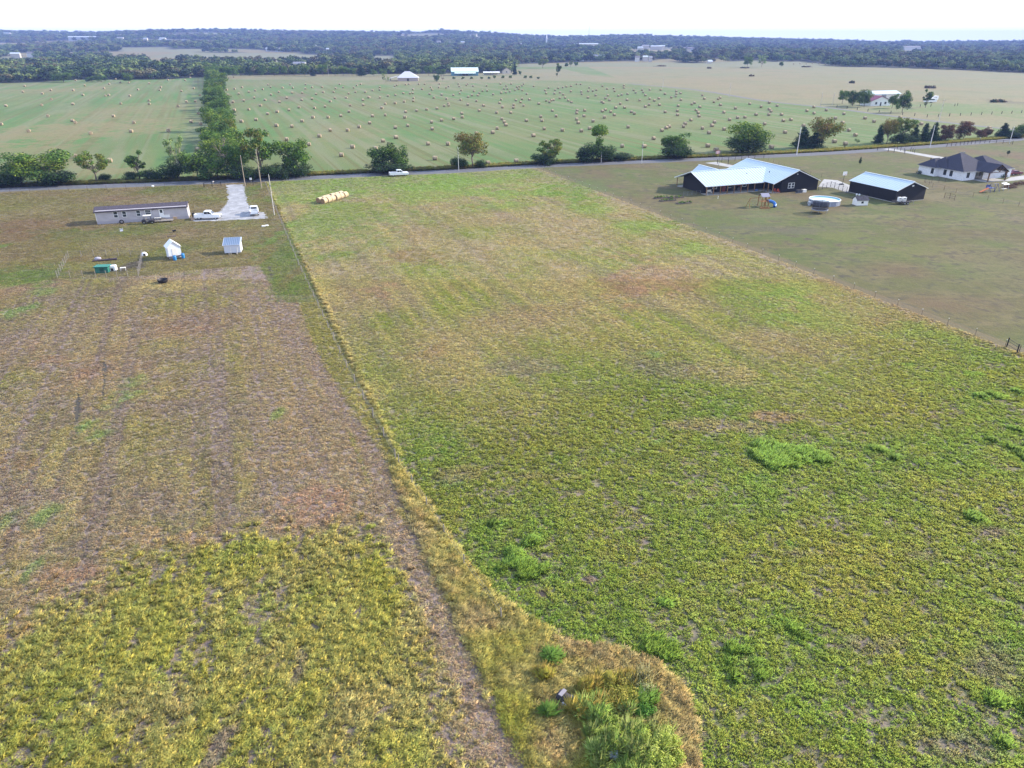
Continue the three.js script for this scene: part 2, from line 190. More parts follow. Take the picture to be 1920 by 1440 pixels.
        if (poly(lushLeft, x + w + 4.5 * jit * Math.abs(jit) * 2 + 2.4 * (vn(x / 4, z / 4, 27) - 0.5), z + w * 1.5 + 9 * jit2 * Math.abs(jit2) * 2 + 5 * (vn(x / 5, z / 5, 28) - 0.5) + 1.6 * (n3 - 0.5))) { f.zone = 10; setC(C.ygreen); mixTo(C.olive, 0.7 * clamp01(n1 * 1.5 - 0.4)); mixTo(C.green, 0.4 * clamp01(n2 * 1.7 - 0.8)); mixTo(C.straw, 0.35 * streak); f.bare = 0.08 + 0.5 * sstep(0.6, 0.85, vn(ac / 1.0, al / 4, 17)) + 0.3 * n3 * n3 + 0.35 * sstep(0.55, 0.8, vn(ac / 0.55, al / 9, 26)); f.cover = 0.5; mixTo(C.tan, 0.45 * clamp01(vn(x / 3.5, z / 3.5, 29) * 2 - 0.9)); }
        const e = LEFT_FENCE - ac; if (e < 13 && z < -50) { mixTo(C.tan, 0.55); f.bare += 0.2 * vn(ac / 0.7, al / 30, 18); if (e < 3.5) { mixTo(C.olive, 0.7); f.bare = 0.25; } }
      }
      for (const [line, wd, s] of [[track1, 0.75, 1], [track2, 0.5, 0.95]]) { const d = distLine(line, x, z), wob = wd + w * 0.5 + 0.5 * sstep(-70, -130, z); if (d < wob + 0.5 && z > -128) { const t = s * sstep(wob + 0.5, wob - 0.3, d); mixTo(C.soil, t * 0.8); mixTo(C.haytan, t * 0.3); mixTo(C.pinkish, t * 0.25); f.bare = Math.max(f.bare, t * (0.62 + 0.35 * vn(x * 2.2, z * 2.2, 19))); } }
      for (const r of ruts) if (distLine(r, x, z) < 0.16 + w * 0.4) { setC(C.dark); f.bare = 1; f.zone = 9; }
    }
  }
  const list = bucket.get(Math.floor(x / CELL) * 4096 + Math.floor(z / CELL));
  if (list && f.zone !== 8) for (const b of list) {
    const dx = (x - b.x) / b.rx, dz = (z - b.z) / b.rz; let d = dx * dx + dz * dz; if (d > 4.4) continue;
    d = Math.sqrt(d) + (n2 - 0.5) * 1.0 + (n1 - 0.5) * 0.9 + (n3 - 0.5) * 0.8;
    const t = sstep(1.25, 0.3, d); if (t > 0) { mixTo(b.c, t * b.s * (b.c === C.bright ? 0.8 : 1)); if (b.soil) f.bare = Math.max(f.bare, b.soil * t); else if (b.c === C.bright || b.c === C.cool) f.bare *= 1 - 0.8 * t; }
  }
  return f;
}
function lineZX(line, z) { for (let i = 1; i < 5; i++) if (z < line[i][1] || i === 4) { const a = line[i - 1], b = line[i]; return a[0] + (b[0] - a[0]) * (z - a[1]) / (b[1] - a[1]); } }
const woodFront = [[-400, 158], [0, 156], [60, 155], [150, 149], [300, 149], [380, 145], [420, 141], [700, 139], [840, 138], [958, 137], [972, 120], [1100, 116], [1250, 113], [1290, 119], [1340, 117], [1420, 113], [1540, 122], [1570, 125], [1700, 128], [1800, 131], [1920, 137], [2400, 150]];
const clearings = [[[370, 102], [595, 102], [605, 118], [385, 119]], [[225, 89], [320, 88], [330, 98], [230, 99]], [[700, 105], [740, 104], [745, 122], [700, 122]], [[270, 108], [310, 108], [345, 124], [290, 126]], [[480, 122], [680, 122], [680, 131], [480, 131]], [[0, 106], [64, 103], [70, 122], [0, 124]], [[1180, 94], [1260, 94], [1265, 103], [1180, 103]], [[1280, 97], [1310, 97], [1310, 104], [1280, 104]], [[1690, 94], [1730, 94], [1730, 102], [1690, 102]], [[1370, 116], [1490, 115], [1565, 122], [1440, 121]], [[1040, 84], [1120, 86], [1125, 89], [1040, 88]]];
function isWood(px, py) { let y = 140; for (let i = 1; i < woodFront.length; i++) if (px < woodFront[i][0]) { const a = woodFront[i - 1], b = woodFront[i]; y = a[1] + (b[1] - a[1]) * (px - a[0]) / (b[0] - a[0]); break; } if (py > y) return false; for (const c of clearings) if (poly(c, px, py)) return false; return true; }
const openLand = (x, z) => -z > 1350 && vn(x / 420 + 3, z / 260, 56) * 0.7 + 0.3 * vn(x / 120, z / 90, 57) > 0.63;

// ------------------------------------------------------------------ the ground
const bumpTex = noiseTexture(512, (i, j) => { const v = 255 * (0.3 * wrapNoise(i, j, 512, 24, 21) + 0.4 * wrapNoise(i, j, 512, 60, 22) + 0.3 * wrapNoise(i, j, 512, 150, 23)); return [v, v, v]; });
// tuned reflectance per cover, with shade between unmodelled blades painted into hay and lawns
const COVER_TONE = [0, 0.92, 1, 0.56, 1, 1, 0.46, 0.46, 0.42, 0.8, 1];
function groundTile(name, x0, x1, z0, z1, nx, nz, soilBase, bumpSize, bumpScale) {
  const d = new Uint8Array(nx * nz * 4), cc = new THREE.Color();
  const sr = (v) => { v = v < 0.0031308 ? v * 12.92 : 1.055 * Math.pow(v, 1 / 2.4) - 0.055; return v < 0 ? 0 : v > 1 ? 255 : v * 255; };
  for (let j = 0; j < nz; j++) for (let i = 0; i < nx; i++) {
    const x = x0 + (x1 - x0) * (i + 0.5) / nx, z = z1 + (z0 - z1) * (j + 0.5) / nz;       // row 0 is the edge nearest the camera
    land(x, z); const gr = hash(i, j, 31), g2 = vn(x * 3.1, z * 3.1, 32);
    let b = f.zone === 7 || f.zone === 8 || f.zone === 9 ? 0 : clamp01(f.cover * (0.5 + g2) + f.bare * 0.6);
    if (f.zone === 3) b *= 0.7;
    const s = C.soil, v = COVER_TONE[f.zone] * (0.74 + 0.52 * (0.45 * gr + 0.55 * vn(x * 6.3, z * 6.3, 33)));
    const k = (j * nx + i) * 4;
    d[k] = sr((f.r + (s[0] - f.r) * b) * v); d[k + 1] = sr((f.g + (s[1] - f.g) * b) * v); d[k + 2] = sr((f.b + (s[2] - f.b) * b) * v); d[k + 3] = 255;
  }
  const t = new THREE.DataTexture(d, nx, nz); t.colorSpace = THREE.SRGBColorSpace; t.magFilter = THREE.LinearFilter; t.needsUpdate = true;
  const bt = bumpTex.clone(); bt.repeat.set((x1 - x0) / bumpSize, (z1 - z0) / bumpSize); bt.needsUpdate = true;
  const g = new THREE.PlaneGeometry(x1 - x0, z1 - z0, 1, 1); g.rotateX(-Math.PI / 2); g.translate((x0 + x1) / 2, 0, (z0 + z1) / 2);
  return structure(name, g, new THREE.MeshStandardMaterial({ map: t, bumpMap: bt, bumpScale, roughness: 1 }));
}
console.log('start', Date.now() % 1e6);
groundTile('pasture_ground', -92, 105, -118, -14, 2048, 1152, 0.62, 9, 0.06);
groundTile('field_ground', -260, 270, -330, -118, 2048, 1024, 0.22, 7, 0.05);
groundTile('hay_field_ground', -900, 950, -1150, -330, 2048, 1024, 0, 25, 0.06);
console.log('tiles', Date.now() % 1e6);
{
  const g = new THREE.PlaneGeometry(11000, 11000); g.rotateX(-Math.PI / 2); g.translate(0, -0.25, 0);
  const t = noiseTexture(256, (i, j) => { const v = 0.75 + 0.5 * wrapNoise(i, j, 256, 9, 41) * wrapNoise(i, j, 256, 40, 42); return [118 * v, 122 * v, 74 * v]; }, [200, 200], true);
  structure('ground', g, new THREE.MeshStandardMaterial({ map: t, roughness: 1 }));
}
const skyline = [[-400, 60], [0, 60], [150, 62], [250, 58], [400, 56], [550, 60], [700, 61], [790, 60], [822, 57.5], [860, 60], [900, 62], [970, 67], [1050, 69.5], [1150, 67], [1200, 67.5], [1300, 71], [1450, 73.5], [1600, 77], [1750, 79], [1920, 78], [2400, 78]];
const RIDGE = 4600;
function hillTop(px) { for (let i = 1; i < skyline.length; i++) if (px < skyline[i][0]) { const a = skyline[i - 1], b = skyline[i]; const y = a[1] + (b[1] - a[1]) * (px - a[0]) / (b[0] - a[0]); return EYE + (72 - y) / 1650 * RIDGE - 11; } return 15; }
function height(x, z) {
  const d = -z; if (d < 1100) return 0;
  const px = 960 + FOC / cT * x / d, top = hillTop(px), w = sstep(1100, 1500, d);
  let h = top * Math.pow(sstep(1300, RIDGE, d), 1.15) + w * 9 * (vn(x / 500, z / 300, 51) - 0.35) + w * 4 * (vn(x / 160, z / 120, 52) - 0.5);
  if (d > RIDGE) h = top - (d - RIDGE) * 0.035; return Math.max(h, -0.2 + 0 * d);
}
{
  const R = 130, S = 200, pos = [], uv = [], col = [], idx = [];
  for (let j = 0; j <= R; j++) for (let i = 0; i <= S; i++) {
    const d = 1150 * Math.pow(7200 / 1150, j / R), x = (i / S * 2 - 1) * Math.max(950, d * 1.05), z = -d; pos.push(x, j ? height(x, z) : 0, z); uv.push(x / 50, z / 50);
    const p = toPix(x, height(x, z), z), c = isWood(p[0], p[1]) && !openLand(x, z) ? C.wood : (vn(x / 300, z / 300, 53) > 0.5 ? C.seedgrass : C.haytan); col.push(...c.map((q) => q * 0.42));
    if (j < R && i < S) { const a = j * (S + 1) + i; idx.push(a, a + 1, a + S + 1, a + 1, a + S + 2, a + S + 1); }
  }
  const g = new THREE.BufferGeometry(); g.setAttribute('position', new THREE.Float32BufferAttribute(pos, 3)); g.setAttribute('uv', new THREE.Float32BufferAttribute(uv, 2)); g.setAttribute('color', new THREE.Float32BufferAttribute(col, 3)); g.setIndex(idx); g.computeVertexNormals();
  structure('hills', g, new THREE.MeshStandardMaterial({ vertexColors: true, roughness: 1, side: THREE.DoubleSide }));
}
// roads and drives
function grain(base, spread, n = 256, cells = 90, s = 61) { return noiseTexture(n, (i, j) => { const v = 1 + spread * (0.5 * hash(i, j, s) + 0.3 * wrapNoise(i, j, n, cells, s + 1) + 0.5 * wrapNoise(i, j, n, 7, s + 2) - 0.65); return base.map((b) => Math.min(255, b * v)); }, null, true); }
function ribbon(line, width, y, step = 3, wob = 0.25) {
  const pts = new THREE.CatmullRomCurve3(line.map((p) => new THREE.Vector3(p[0], y, p[1]))), len = pts.getLength(), n = Math.ceil(len / step), pos = [], uv = [], idx = [];
  for (let i = 0; i <= n; i++) { const p = pts.getPointAt(i / n), t = pts.getTangentAt(i / n); const l = width / 2 + wob * (vn(i * 0.7, 1, 65) - 0.5) * 2, r = width / 2 + wob * (vn(i * 0.7, 9, 66) - 0.5) * 2; pos.push(p.x + t.z * l, y, p.z - t.x * l, p.x - t.z * r, y, p.z + t.x * r); uv.push(0, i * step / 6, width / 6, i * step / 6); if (i < n) idx.push(2 * i, 2 * i + 1, 2 * i + 2, 2 * i + 1, 2 * i + 3, 2 * i + 2); }
  const g = new THREE.BufferGeometry(); g.setAttribute('position', new THREE.Float32BufferAttribute(pos, 3)); g.setAttribute('uv', new THREE.Float32BufferAttribute(uv, 2)); g.setIndex(idx); g.computeVertexNormals(); return g;
}
function sheet(points, y, wob = 0) {
  const s = new THREE.Shape(points.map((p) => new THREE.Vector2(p[0], -p[1]))); const g = new THREE.ShapeGeometry(s); g.rotateX(-Math.PI / 2); g.translate(0, y, 0);
  const p = g.attributes.position, uv = g.attributes.uv; for (let i = 0; i < p.count; i++) uv.setXY(i, p.getX(i) / 6, p.getZ(i) / 6); return g;
}
function jag(points, amp, step) { const out = []; points.forEach((a, i) => { const b = points[(i + 1) % points.length], d = Math.hypot(b[0] - a[0], b[1] - a[1]), n = Math.max(1, Math.round(d / step)); for (let k = 0; k < n; k++) { const t = k / n, x = a[0] + (b[0] - a[0]) * t, z = a[1] + (b[1] - a[1]) * t; out.push([x + amp * (hash(i, k, 71) - 0.5), z + amp * (hash(i, k, 72) - 0.5)]); } }); return out; }
const asphalt = new THREE.MeshStandardMaterial({ map: grain([92, 93, 98], 0.3), roughness: 0.9 });
const gravel = new THREE.MeshStandardMaterial({ map: grain([150, 150, 152], 0.5, 256, 60, 81), bumpMap: bumpTex, bumpScale: 0.03, roughness: 1 });
const concrete = new THREE.MeshStandardMaterial({ map: grain([158, 156, 152], 0.2, 256, 50, 91), roughness: 0.9 });
structure('road', ribbon(roadLine, 6.4, 0.012), asphalt);
structure('farm_lane', ribbon(farLane, 5, 0.012, 5, 0.5), new THREE.MeshStandardMaterial({ map: grain([105, 103, 100], 0.3, 256, 50, 95), roughness: 1 }));
structure('gravel_drive', sheet(jag(gravelDrive, 0.9, 1.2), 0.016), gravel);
structure('concrete_drive', sheet(W([[1322, 305.5], [1342, 303.5], [1385, 312], [1410, 318], [1400, 322], [1370, 314]]), 0.016), concrete);
structure('house_drive', sheet(W([[1655, 279.5], [1668, 278], [1740, 290], [1790, 298], [1780, 302], [1700, 287]]), 0.016), concrete);
structure('driveway', sheet(W([[1893, 333], [1925, 328], [2000, 322], [2000, 330], [1925, 336], [1880, 341]]), 0.016), concrete);
structure('concrete_pad', sheet(W([[1534, 350], [1545, 336], [1570, 338], [1600, 350], [1588, 361], [1560, 352]]), 0.016), concrete);
// ------------------------------------------------------------------ trees
function bez(a, b, c, t) { return a.map((_, i) => (1 - t) * (1 - t) * a[i] + 2 * t * (1 - t) * b[i] + t * t * c[i]); }
function leafQuads(r, lobes, n, size, tints, flat = 0.5) {
  const pos = [], nor = [], col = [], vol = lobes.map((l) => l[3] * l[4] * l[5]), sum = vol.reduce((a, b) => a + b, 0);
  const v = new THREE.Vector3(), t1 = new THREE.Vector3(), t2 = new THREE.Vector3(), nn = new THREE.Vector3();
  lobes.forEach((l, li) => {
    const cnt = Math.round(n * Math.pow(vol[li], 0.75) / lobes.reduce((a, q) => a + Math.pow(q[3] * q[4] * q[5], 0.75), 0)), lt = tints[Math.floor(r() * tints.length)];
    for (let k = 0; k < cnt; k++) {
      let x, y, z, q; do { x = r() * 2 - 1; y = r() * 2 - 1; z = r() * 2 - 1; q = x * x + y * y + z * z; } while (q > 1 || q < 1e-4);
      const rad = Math.pow(r(), 0.34) / Math.sqrt(q) * (0.8 + 0.35 * vn(x * 3 + li * 7, y * 3 + z * 3, 101)); x *= rad; y *= rad; z *= rad;
      v.set(l[0] + x * l[3], l[1] + y * l[4], l[2] + z * l[5]); if (v.y < 0.05) v.y = 0.05 + r() * 0.2;
      nn.set(x + (r() - 0.5) * 1.5, y + 0.35 + (r() - 0.5) * 1.2, z + (r() - 0.5) * 1.5).normalize();
      t1.set(r() - 0.5, r() - 0.5, r() - 0.5).cross(nn).normalize(); t2.crossVectors(nn, t1);
      const s = size * (0.55 + r() * 0.9), w = s * (0.55 + 0.4 * r()), tt = tints[r() < 0.6 ? tints.indexOf(lt) : Math.floor(r() * tints.length)], j = 0.8 + r() * 0.4;
      const P = [[-w, 0], [0, -s * 0.6], [w, 0], [0, s]].map(([a, b]) => [v.x + t1.x * a + t2.x * b, v.y + t1.y * a + t2.y * b, v.z + t1.z * a + t2.z * b]);
      for (const i of [0, 1, 2, 0, 2, 3]) { pos.push(...P[i]); nor.push(nn.x, nn.y, nn.z); col.push(tt[0] * j, tt[1] * j, tt[2] * j); }
    }
  });
  const g = new THREE.BufferGeometry(); g.setAttribute('position', new THREE.Float32BufferAttribute(pos, 3)); g.setAttribute('normal', new THREE.Float32BufferAttribute(nor, 3)); g.setAttribute('color', new THREE.Float32BufferAttribute(col, 3)); return g;
}
const leafMat = new THREE.MeshPhysicalMaterial({ vertexColors: true, roughness: 0.95, side: THREE.DoubleSide, transmission: 0.25, thickness: 0, specularIntensity: 0.2 });
const farLeafMat = new THREE.MeshStandardMaterial({ vertexColors: true, roughness: 1, side: THREE.DoubleSide });
const bark = mat('#6d6258', 1), paleBark = mat('#a89c90', 1);
function trunkGeo(r, h, lobes, rad, spread) {
  const g = []; const top = [spread * (r() - 0.5) * 1.2, h * 0.62, spread * (r() - 0.5) * 1.2]; let prev = [0, -0.15, 0];
  for (let k = 1; k <= 5; k++) { const p = bez([0, -0.15, 0], [(r() - 0.5) * 0.8, h * 0.3, (r() - 0.5) * 0.8], top, k / 5); g.push(bar(prev, p, rad * (1 - (k - 1) * 0.15), rad * (1 - k * 0.15), 7)); prev = p; }
  lobes.forEach((l) => { const t = 0.35 + r() * 0.5, a = bez([0, 0, 0], [0, h * 0.3, 0], top, t), c = [l[0], l[1], l[2]], m = [(a[0] + c[0]) / 2, (a[1] + c[1]) / 2 - 0.1 * h * r(), (a[2] + c[2]) / 2]; g.push(bar(a, m, rad * 0.45, rad * 0.28, 5), bar(m, c, rad * 0.28, rad * 0.08, 5)); for (let k = 0; k < 2; k++) g.push(bar(m, [c[0] + (r() - 0.5) * l[3] * 1.4, c[1] + (r() - 0.2) * l[4], c[2] + (r() - 0.5) * l[5] * 1.4], rad * 0.18, rad * 0.05, 4)); });
  return mergeGeometries(g);
}
const tint = (...h) => h.map((x) => { const c = lin(x); return [c.r, c.g, c.b]; });
const GREEN = tint('#4c6a2c', '#5a7a32', '#3e5a28', '#6c8436'), DARK = tint('#2e4424', '#384f28', '#283a22'), CEDAR = tint('#263e28', '#30482e', '#213522'), OLIVE = tint('#707834', '#616e30', '#7e7c3c'), YEL = tint('#7c9034', '#88983c', '#6a802e'), REDD = tint('#6a4a3c', '#5c4a36', '#74533e', '#4d4a32'), GREYB = tint('#7d7268', '#6f6a60', '#8a7c74'), PALEG = tint('#83975c', '#75905a', '#93a266');
const protos = {};
// every kind stands 10 m tall and about 9 m wide before it is scaled
function crownLobes(r, n, y0, y1, wide) { const L = [[0, (y0 + y1) / 2, 0, wide * 0.36, (y1 - y0) * 0.36, wide * 0.36]]; for (let k = 0; k < n; k++) { const a = k * 2.4 + r(), rr = wide * (0.2 + 0.22 * r()), y = y0 + (y1 - y0) * (0.12 + 0.76 * r()), s = wide * (0.13 + 0.12 * r()) * (1.15 - 0.5 * Math.abs((y - y0) / (y1 - y0) - 0.4)); L.push([Math.cos(a) * rr, y, Math.sin(a) * rr, s, s * 0.8, s]); } return L; }
function proto(kind, seed) {
  const r = rng(seed); let lobes, n = 4200, size = 0.24, tints = GREEN, rad = 0.22, tm = bark, tl;
  if (kind === 'broad') lobes = crownLobes(r, 26, 1.8, 10, 9).map((l, i) => { if (i) { l[3] *= 0.8; l[4] *= 0.75; l[5] *= 0.8; } return l; });
  if (kind === 'dense') { lobes = crownLobes(r, 18, 0.8, 10, 9); tints = DARK.concat(GREEN); }
  if (kind === 'open') { lobes = crownLobes(r, 30, 3.2, 10, 9.5).slice(1).map((l) => { l[3] *= 0.62; l[5] *= 0.62; l[4] *= 0.55; return l; }); n = 3200; tints = GREEN.concat(OLIVE); rad = 0.26; }
  if (kind === 'autumn') { lobes = crownLobes(r, 14, 3, 10, 9); tints = OLIVE.concat(tint('#8a7340', '#7a6a3a')); n = 3400; }
  if (kind === 'pale') { lobes = crownLobes(r, 24, 2.5, 10, 8).slice(1).map((l) => { l[3] *= 0.6; l[5] *= 0.6; l[4] *= 0.6; return l; }); tints = PALEG; n = 2000; tm = paleBark; }
  if (kind === 'bare') { lobes = crownLobes(r, 15, 3, 10, 8).slice(1); tints = GREYB; n = 900; size = 0.14; tm = mat('#8b7d76', 1); }
  if (kind === 'sunny') { lobes = crownLobes(r, 17, 2, 10, 10); tints = YEL.concat(GREEN); n = 4400; }
  if (kind === 'cedar') { lobes = []; for (let k = 0; k < 11; k++) { const y = 0.9 + k * 0.86, w = 3.9 * Math.pow(1 - k / 11.5, 0.75) + 0.25; for (let m = 0; m < 3; m++) { const a = r() * 6.28; lobes.push([Math.cos(a) * w * 0.35, y + r() * 0.4, Math.sin(a) * w * 0.35, w * 0.75, 0.75, w * 0.75]); } } tints = CEDAR; n = 4600; tl = []; }
  if (kind === 'redcedar') { lobes = crownLobes(r, 16, 0.7, 10, 8); tints = REDD; n = 4400; }
  if (kind === 'shrub') { lobes = []; for (let k = 0; k < 13; k++) { const a = k * 2.4, rr = 3.6 * Math.sqrt(r()); lobes.push([Math.cos(a) * rr, 2.5 + 4 * r(), Math.sin(a) * rr, 1.7 + r(), 2.2 + 1.6 * r(), 1.7 + r()]); } tints = DARK.concat(GREEN[2] ? [GREEN[2]] : []); n = 4200; size = 0.26; }
  if (kind === 'lean') { lobes = crownLobes(r, 20, 3.4, 10, 6.5).slice(1).map((l) => { l[0] += 1.2 - l[1] * 0.25; l[3] *= 0.8; l[4] *= 0.75; l[5] *= 0.8; return l; }); lobes.push([1.4, 2.2, 0, 1.2, 1, 1.2]); tints = DARK.concat(GREEN); n = 2600; }
  if (kind === 'tuftop') { lobes = [[0, 8.6, 0, 2.4, 1.5, 2.4], [-1, 7.7, 0.5, 1.3, 1, 1.3], [1.2, 8, -0.4, 1.4, 1, 1.4], [0.5, 5.6, 0, 1.1, 1.2, 1.1], [-0.2, 4.4, 0, 0.9, 1, 0.9]]; tints = YEL.concat(GREEN); n = 1700; }
  return { crown: leafQuads(r, lobes, n, size, tints), trunk: trunkGeo(r, 10, tl ?? lobes.slice(0, 16), rad, 1), tm };
}
const treeRand = rng(77);
function tree(kind, variant, x, z, w, h, name, label, group, turn) {
  const key = kind + variant, p = protos[key] ??= proto(kind, 1000 + variant * 37 + kind.length * 101 + kind.charCodeAt(0));
  const t = thing(name, label, name.includes('bush') || name.includes('shrub') ? 'bush' : 'tree', x, z, turn ?? treeRand() * 6.28, group);
  t.scale.set(w / 9, h / 10, w / 9); mesh('trunk', p.trunk, p.tm, t); mesh('crown', p.crown, leafMat, t); return t;
}
function treePx(kind, v, px, py, wpx, top, name, label, group) { const s = perM(py), [x, z] = G(px, py); return tree(kind, v, x, z, wpx / s, (py - top) / s * 1.05, name, label, group); }
// along the road, from the mobile home's end to the white house's end
treePx('sunny', 1, 92, 343, 92, 288, 'broadleaf_tree', 'spreading tree with sunlit yellow-green top beside the road across from the mobile home lawn');
treePx('sunny', 2, 42, 346, 62, 293, 'broadleaf_tree', 'lower yellow-green tree crowding the spreading tree at the end of the road');
treePx('shrub', 1, 25, 349, 62, 318, 'roadside_bush', 'dark thicket under the yellow-green trees beside the road');
treePx('shrub', 2, 110, 346, 66, 316, 'roadside_bush', 'dark bush at the foot of the spreading sunlit tree');
treePx('open', 1, 181, 341, 58, 289, 'broadleaf_tree', 'small open-crowned tree with bare forked trunk standing alone in the road verge');
treePx('shrub', 3, 199, 339, 24, 325, 'roadside_bush', 'small bush beside the open-crowned tree in the road verge');
treePx('lean', 1, 262, 338, 46, 286, 'broadleaf_tree', 'thin leaning tree with sparse crown above low bushes');
treePx('shrub', 1, 248, 339, 30, 320, 'roadside_bush', 'low bush at the foot of the thin leaning tree');
treePx('shrub', 2, 288, 338, 40, 316, 'roadside_bush', 'low dark bush between the leaning tree and the pale tree');
treePx('pale', 1, 336, 336, 46, 259, 'broadleaf_tree', 'tall pale-leaved tree with whitish trunk by the tree row');
treePx('shrub', 3, 325, 337, 46, 304, 'roadside_bush', 'dark bush under the pale-leaved tree');
treePx('dense', 1, 372, 335, 60, 282, 'broadleaf_tree', 'dark dense tree at the road end of the tree row');
treePx('dense', 2, 410, 336, 60, 290, 'broadleaf_tree', 'dark dense tree opposite the gravel drive');
treePx('bare', 1, 424, 315, 40, 262, 'bare_tree', 'greyish purple leafless-looking tree in the green tree row');
treePx('broad', 1, 449, 332, 50, 272, 'broadleaf_tree', 'green tree behind the two wooden poles at the gravel drive');
treePx('open', 2, 492, 333, 66, 249, 'broadleaf_tree', 'tall open tree with yellow-green top near the wooden poles');
treePx('shrub', 1, 515, 335, 60, 305, 'roadside_bush', 'dark underbrush below the tall open tree near the poles');
treePx('shrub', 2, 460, 337, 60, 308, 'roadside_bush', 'dark underbrush behind the wooden poles');
treePx('broad', 2, 552, 329, 66, 266, 'broadleaf_tree', 'round green tree at the end of the roadside thicket');
treePx('shrub', 3, 560, 331, 56, 306, 'roadside_bush', 'dark bush at the foot of the round green tree');
treePx('dense', 3, 716, 322, 50, 271, 'broadleaf_tree', 'dense dark green tree beside the road behind the white truck');
treePx('dense', 1, 748, 320, 40, 274, 'broadleaf_tree', 'narrower dense tree joined to the dark tree behind the white truck');
treePx('shrub', 1, 730, 323, 80, 302, 'roadside_bush', 'dark skirt of bushes under the dense trees behind the white truck');
treePx('autumn', 1, 886, 314, 62, 252, 'broadleaf_tree', 'tree with brownish autumn crown beside the slim light pole');
treePx('shrub', 2, 864, 315, 36, 293, 'roadside_bush', 'dark bush touching the brownish autumn tree');
treePx('shrub', 3, 900, 314, 22, 300, 'roadside_bush', 'small olive bush on the bare side of the autumn tree');
treePx('open', 3, 1032, 306, 50, 263, 'broadleaf_tree', 'grey-green round tree over a dark bush by the road');
treePx('shrub', 1, 1020, 308, 50, 285, 'roadside_bush', 'dark bush under the grey-green round tree');
treePx('tuftop', 1, 1121, 302, 62, 240, 'broadleaf_tree', 'tall thin tree with a tuft of leaves rising from a dark thicket');
treePx('shrub', 2, 1104, 303, 60, 266, 'roadside_bush', 'big dark thicket around the tuft-topped tree');
treePx('shrub', 3, 1135, 302, 46, 272, 'roadside_bush', 'dark bush on the low end of the thicket below the tuft-topped tree');
treePx('shrub', 1, 1164, 300, 46, 286, 'roadside_bush', 'low spreading bush trailing from the dark thicket');
treePx('broad', 3, 1262, 294, 56, 252, 'broadleaf_tree', 'green tree with a side tuft across the road from the black house porch');
treePx('shrub', 2, 1270, 296, 66, 270, 'roadside_bush', 'dark bush under the side-tufted tree across from the black house');
treePx('sunny', 3, 1403, 285, 70, 232, 'broadleaf_tree', 'broad sunlit tree over dark bushes behind the black house');
treePx('shrub', 3, 1393, 287, 72, 258, 'roadside_bush', 'dark bushes under the broad sunlit tree behind the black house');
treePx('cedar', 1, 1503, 278, 46, 243, 'cedar_tree', 'dark cedar beside the leaning utility pole across the road');
treePx('cedar', 2, 1526, 278, 50, 252, 'cedar_tree', 'dark cedar squeezed between another cedar and a yellowing tree');
treePx('autumn', 2, 1540, 277, 58, 224, 'broadleaf_tree', 'airy yellowing tree beside the two dark cedars');
treePx('pale', 2, 1607, 270, 14, 260, 'roadside_bush', 'lone thin little bush in the road verge');
const rowOfCedars = [['cedar', 1, 1645, 271, 26, 240], ['autumn', 3, 1662, 270, 34, 228], ['open', 1, 1688, 268, 42, 224], ['shrub', 1, 1690, 270, 44, 248], ['cedar', 2, 1712, 268, 26, 238], ['cedar', 3, 1731, 267, 28, 235], ['cedar', 1, 1748, 266, 30, 234], ['redcedar', 2, 1772, 265, 34, 233], ['redcedar', 1, 1806, 262, 38, 230], ['redcedar', 3, 1838, 259, 24, 241], ['redcedar', 1, 1850, 258, 18, 243]];
const rowWords = ['dark pointed cedar at the start of the evergreen row by the road bend', 'yellowish tree poking out of the evergreen row', 'sparse yellow-leaved tree in the middle of the evergreen row', 'dark bush below the yellow-leaved trees of the evergreen row', 'dark evergreen just past the yellow-leaved trees', 'dark evergreen beside the tilted white utility pole', 'dark evergreen next to the reddish evergreens', 'reddish-tinged evergreen joined to the dark evergreens', 'round reddish-brown evergreen across the road from the plank fence', 'small reddish bush beside the round reddish evergreen', 'smallest reddish bush at the end of the evergreen row'];
rowOfCedars.forEach((a, i) => treePx(...a, a[0] === 'shrub' || i > 8 ? 'roadside_bush' : i === 1 || i === 2 ? 'broadleaf_tree' : 'cedar_tree', rowWords[i]));
treePx('cedar', 2, 1880, 258, 34, 234, 'cedar_tree', 'dark evergreen beside the tall pole where the lane meets the road');
treePx('dense', 2, 1912, 257, 34, 233, 'broadleaf_tree', 'dark tree past the evergreen where the lane meets the road');
treePx('shrub', 1, 1895, 258, 44, 246, 'roadside_bush', 'dark bush between the two trees where the lane meets the road');
// the tree row between the two hay fields
{
  const r = rng(5), [a, b] = hedgeLine; const n = 56;
  for (let i = 0; i < n; i++) {
    const t = Math.pow((i + 0.3) / n, 1.15), x = a[0] + (b[0] - a[0]) * t + (r() - 0.5) * 6, z = a[1] + (b[1] - a[1]) * t + (r() - 0.5) * 5, k = ['broad', 'sunny', 'dense', 'broad', 'open', 'dense', 'sunny'][Math.floor(r() * 7)];
    tree(k, 1 + Math.floor(r() * 3), x, z, 6.5 + r() * 7 + t * 3, 5 + r() * 5.5 + t * 3, 'hedgerow_tree', { broad: 'round mid-green tree', sunny: 'sunlit yellow-green tree', dense: 'dense dark green tree', open: 'open airy green tree' }[k] + ' in the row dividing the two hay fields', 'trees dividing the hay fields', r() * 6.28);
  }
}
